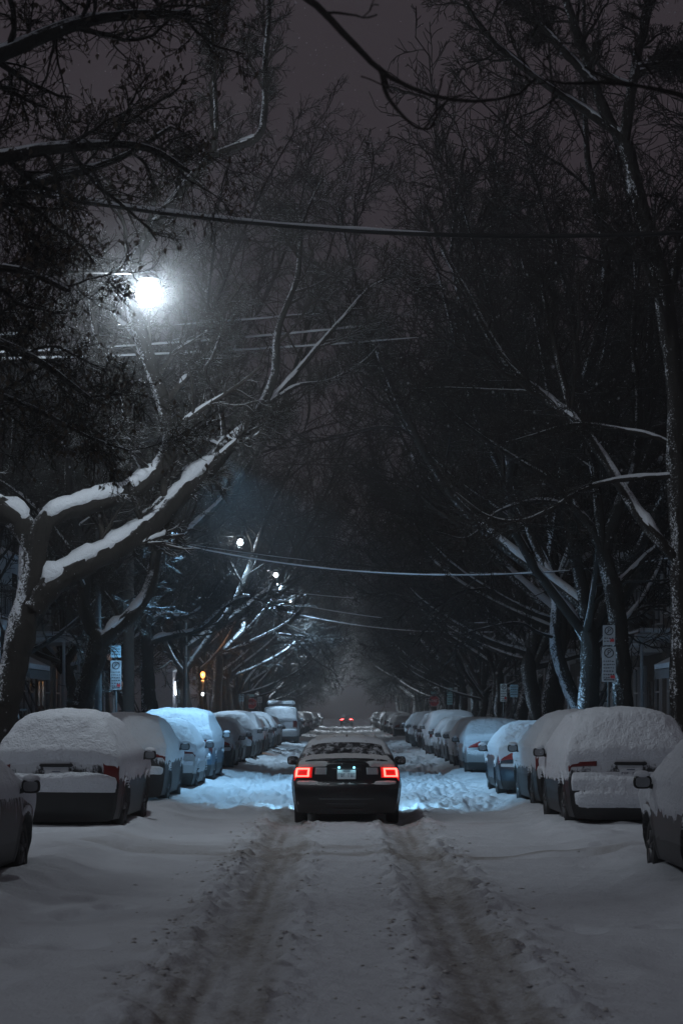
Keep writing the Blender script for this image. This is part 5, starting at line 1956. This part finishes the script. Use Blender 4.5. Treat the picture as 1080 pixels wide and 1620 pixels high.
def parking_panel(parent, z, w, h, rows=5, mat=None, seed=0, x=0, circle=True, arrow=True):
    rng = random.Random(seed)
    p = MB()
    p.box((x, -.05, z), (w, .012, h), .004)
    o = p.build('sign_panel', mat or M['sign_white'], parent)
    k = MB()
    top = z + h / 2
    cz = top - w * .46
    if circle:
        ring(k, (x, cz), w * .28, w * .365, -.0605)
        V, F = text_mesh('P', w * .52)
        k.add([(v[0] + x, v[1] - .0605, v[2] + cz) for v in V], F)
        k.box((x, -.061, cz), (w * .05, .004, w * .6), 0, __import__('mathutils').Matrix.Rotation(math.radians(45), 3, 'Y'))
        z0 = top - w * .98
    else:
        z0 = top - .06
    zb_ = z - h / 2 + .04
    # rows of small text, too small to read in the photograph: strokes only
    step = (z0 - zb_) / max(rows, 1)
    for r in range(rows):
        zz = z0 - step * (r + .35)
        xx = -w * .40
        while xx < w * .36:
            ww = rng.uniform(.018, .05)
            k.box((x + xx + ww / 2, -.061, zz + rng.uniform(-.004, .004)), (min(ww, w * .40 - xx), .003, step * .34))
            xx += ww + rng.uniform(.012, .025)
    if arrow:
        k.box((x, -.061, zb_ + .005), (w * .62, .003, .018))
        for sg in (-1, 1):
            k.add([(x + sg * w * .40, -.0625, zb_ + .005), (x + sg * w * .28, -.0625, zb_ + .03), (x + sg * w * .28, -.0625, zb_ - .02)], [(0, 1, 2)])
    k.build('sign_lettering', M['sign_ink'], o)
    if circle:
        rb = MB()
        rb.box((x + w * .26, -.062, zb_ + step * .95), (w * .32, .003, step * .9))
        rb.build('red_mark', M['sign_red'], o)
    return o


def post(parent, H, r=.03):
    mb = MB()
    mb.tube([(0, 0, 0), (0, 0, H)], r, 10)
    mb.build('post', M['pole_metal'], parent, True)


def sign_at(name, label, cat, px, d, H, group=None, rz=0):
    x = (px - VX) / F_PX * d
    t = empty(name, label, cat, (x, d, .15), rz, group)
    post(t, H)
    return t


def zof(py, d):
    return EYE - (py - VY) / F_PX * d - .15


dS = 46.5
t = sign_at('parking_sign', 'two stacked white no-parking signs on a post before the forked maple', 'sign', 962, dS, zof(985, dS), 'no-parking signs')
parking_panel(t, zof(1051, dS), .295, .76, 6, seed=1)
parking_panel(t, zof(1005, dS), .265, .43, 2, seed=2, arrow=False)
dS = 55.0
t = sign_at('parking_sign', 'white no-parking sign between the low-forked maple and the utility pole', 'sign', 184, dS, zof(1018, dS), 'no-parking signs')
parking_panel(t, zof(1068, dS), .275, .74, 6, seed=3)
parking_panel(t, zof(1031, dS), .26, .30, 3, M['sign_blue'], 4, circle=False, arrow=False)
dS = 83.0
t = sign_at('parking_sign', 'narrow bluish no-parking sign with a square plate beside it, lit among dark trunks', 'sign', 796, dS, zof(1080, dS), 'no-parking signs')
parking_panel(t, zof(1096, dS), .25, .68, 4, M['sign_lit_white'], 5)
parking_panel(t, zof(1093, dS), .30, .48, 4, M['sign_blue'], 6, x=.40, circle=False, arrow=False)
dS = 118.0
t = sign_at('street_sign', 'pale teal stacked sign plates lit beside the stop sign', 'sign', 711, dS, zof(1078, dS))
parking_panel(t, zof(1106, dS), .30, .62, 4, M['sign_teal'], 7, circle=False, arrow=False)
parking_panel(t, zof(1092, dS), .30, .26, 2, M['sign_teal'], 8, circle=False, arrow=False)
parking_panel(t, zof(1091, dS), .18, .26, 1, M['sign_lit_white'], 9, x=.33, circle=False, arrow=False)


def stop_sign(label, px, py, d, teal=True):
    t = sign_at('stop_sign', label, 'stop sign', px, d, zof(py, d) + .35, 'stop signs')
    z = zof(py, d)
    for (r, y, mat, nm) in ((.36, -.05, M['sign_lit_white'], 'sign_border'), (.335, -.055, M['sign_red'], 'sign_face')):
        m_ = MB()
        vs = [(r * math.cos(math.pi / 8 + k * math.pi / 4), y, z + r * math.sin(math.pi / 8 + k * math.pi / 4)) for k in range(8)]
        m_.add(vs + [(v[0], y + .01, v[2]) for v in vs], [tuple(range(8))[::-1]] + [tuple(range(8, 16))] + [(k, (k + 1) % 8, 8 + (k + 1) % 8, 8 + k) for k in range(8)])
        m_.build(nm, mat, t)
    k = MB()
    V, F = text_mesh('ARRÊT', .22)
    k.add([(v[0], v[1] - .0585, v[2] + z) for v in V], F)
    k.build('sign_lettering', M['sign_lit_white'], t)
    p = MB()
    p.box((0, -.05, z + .50), (.34, .012, .16), .003)
    p.build('street_name_plate', M['sign_teal'], t)
    return t


stop_sign('red stop sign on the side opposite the lamps, before dark trunks', 686, 1109, 132)
stop_sign('red stop sign on the lamp side beside a utility pole', 398, 1113, 134)
dS = 126
t = sign_at('street_sign', 'small pale blue square plate left of the distant utility pole'.replace('left of', 'beside'), 'sign', 382, dS, zof(1095, dS))
parking_panel(t, zof(1104, dS), .28, .44, 3, M['sign_blue'], 10, circle=False, arrow=False)
dS = 140
t = sign_at('street_sign', 'small white square plate with dark marks past the lamp side stop sign', 'sign', 411, dS, zof(1098, dS))
parking_panel(t, zof(1107, dS), .30, .40, 3, M['sign_lit_white'], 12, circle=False, arrow=False)

# ------------------------------------------------------------------ falling snow
rng = np.random.default_rng(5)
NF = 9000
d = 9 + 95 * rng.random(NF) ** .8
x = (rng.random(NF) * 1140 - 30 - VX) / F_PX * d
z = EYE - (rng.random(NF) * 1260 - 60 - VY) / F_PX * d
k_ = z > .1
lampx = np.array([-3.04, 33.0, 8.0])
P = np.stack([x, d, z], 1)[k_]
P2 = lampx + rng.normal(size=(1600, 3)) * np.array([1.0, 1.6, 1.1])
P = np.concatenate([P, P2])
r = .0022 + .0038 * rng.random(len(P)) ** 2
o6 = np.array([(1, 0, 0), (-1, 0, 0), (0, 1, 0), (0, -1, 0), (0, 0, 1.3), (0, 0, -1.3)])
V = (P[:, None] + o6[None] * r[:, None, None]).reshape(-1, 3)
tri = np.array([(0, 2, 4), (2, 1, 4), (1, 3, 4), (3, 0, 4), (2, 0, 5), (1, 2, 5), (3, 1, 5), (0, 3, 5)])
Q = (tri[None] + (np.arange(len(P)) * 6)[:, None, None]).reshape(-1, 3)
o = mesh_np('falling_snow', V, Q, M['snow'], None)
o['kind'] = 'stuff'

# ------------------------------------------------------------------ camera, sky, air
sc = bpy.context.scene
cd = bpy.data.cameras.new('camera')
co = bpy.data.objects.new('camera', cd)
C.objects.link(co)
co.location = (0, 0, EYE)
co.rotation_euler = (math.pi / 2, 0, 0)
cd.sensor_width = 36
cd.lens = F_PX / 1620 * 36
cd.shift_y = (VY - 810) / 1620
cd.shift_x = -(VX - 540) / 1620
cd.clip_end = 3000
cd.dof.use_dof = True
cd.dof.focus_distance = 37
cd.dof.aperture_fstop = 5.0
sc.camera = co

w = bpy.data.worlds.new('World')
sc.world = w
w.use_nodes = True
t = w.node_tree
bg = t.nodes['Background']
tc = t.nodes.new('ShaderNodeTexCoord')
sp = t.nodes.new('ShaderNodeSeparateXYZ')
t.links.new(tc.outputs['Generated'], sp.inputs[0])
f = ramp(t, sp.outputs['Z'], .1, .9)
t.links.new(mixc(t, f, SKY_LOW, SKY_HIGH), bg.inputs['Color'])
bg.inputs['Strength'].default_value = 1.0

sl = bpy.data.lights.new('side_fill', 'SUN')  # added directional light from one side, brings out the snow relief
sl.energy = SUN_E
sl.angle = math.radians(14)
sl.color = (.82, .92, 1)
so = bpy.data.objects.new('side_fill', sl)
C.objects.link(so)
so.rotation_euler = (math.radians(54), 0, math.radians(-58))

if HAZE > 0:
    hz = MB()
    hz.box((0, 300, 18.0), (340, 760, 39))
    m = bpy.data.materials.new('snowy_air')
    m.use_nodes = True
    t = m.node_tree
    t.nodes.remove(t.nodes['Principled BSDF'])
    pv = t.nodes.new('ShaderNodeVolumePrincipled')
    pv.inputs['Color'].default_value = (.9, .92, .96, 1)
    pv.inputs['Density'].default_value = HAZE
    pv.inputs['Anisotropy'].default_value = .75
    t.links.new(pv.outputs[0], t.nodes['Material Output'].inputs['Volume'])
    o = hz.build('haze', m)
    o['kind'] = 'stuff'

sc.render.engine = 'CYCLES'
sc.cycles.use_denoising = True
try:
    sc.cycles.denoiser = 'OPENIMAGEDENOISE'
except Exception:
    pass
sc.cycles.max_bounces = 4
sc.cycles.diffuse_bounces = 2
sc.cycles.glossy_bounces = 2
sc.cycles.transmission_bounces = 2
sc.cycles.volume_bounces = 0
sc.cycles.sample_clamp_indirect = 2
sc.cycles.caustics_reflective = False
sc.cycles.caustics_refractive = False
sc.view_settings.view_transform = 'Standard'
sc.view_settings.look = 'None'
sc.view_settings.exposure = 0
sc.view_settings.gamma = 1
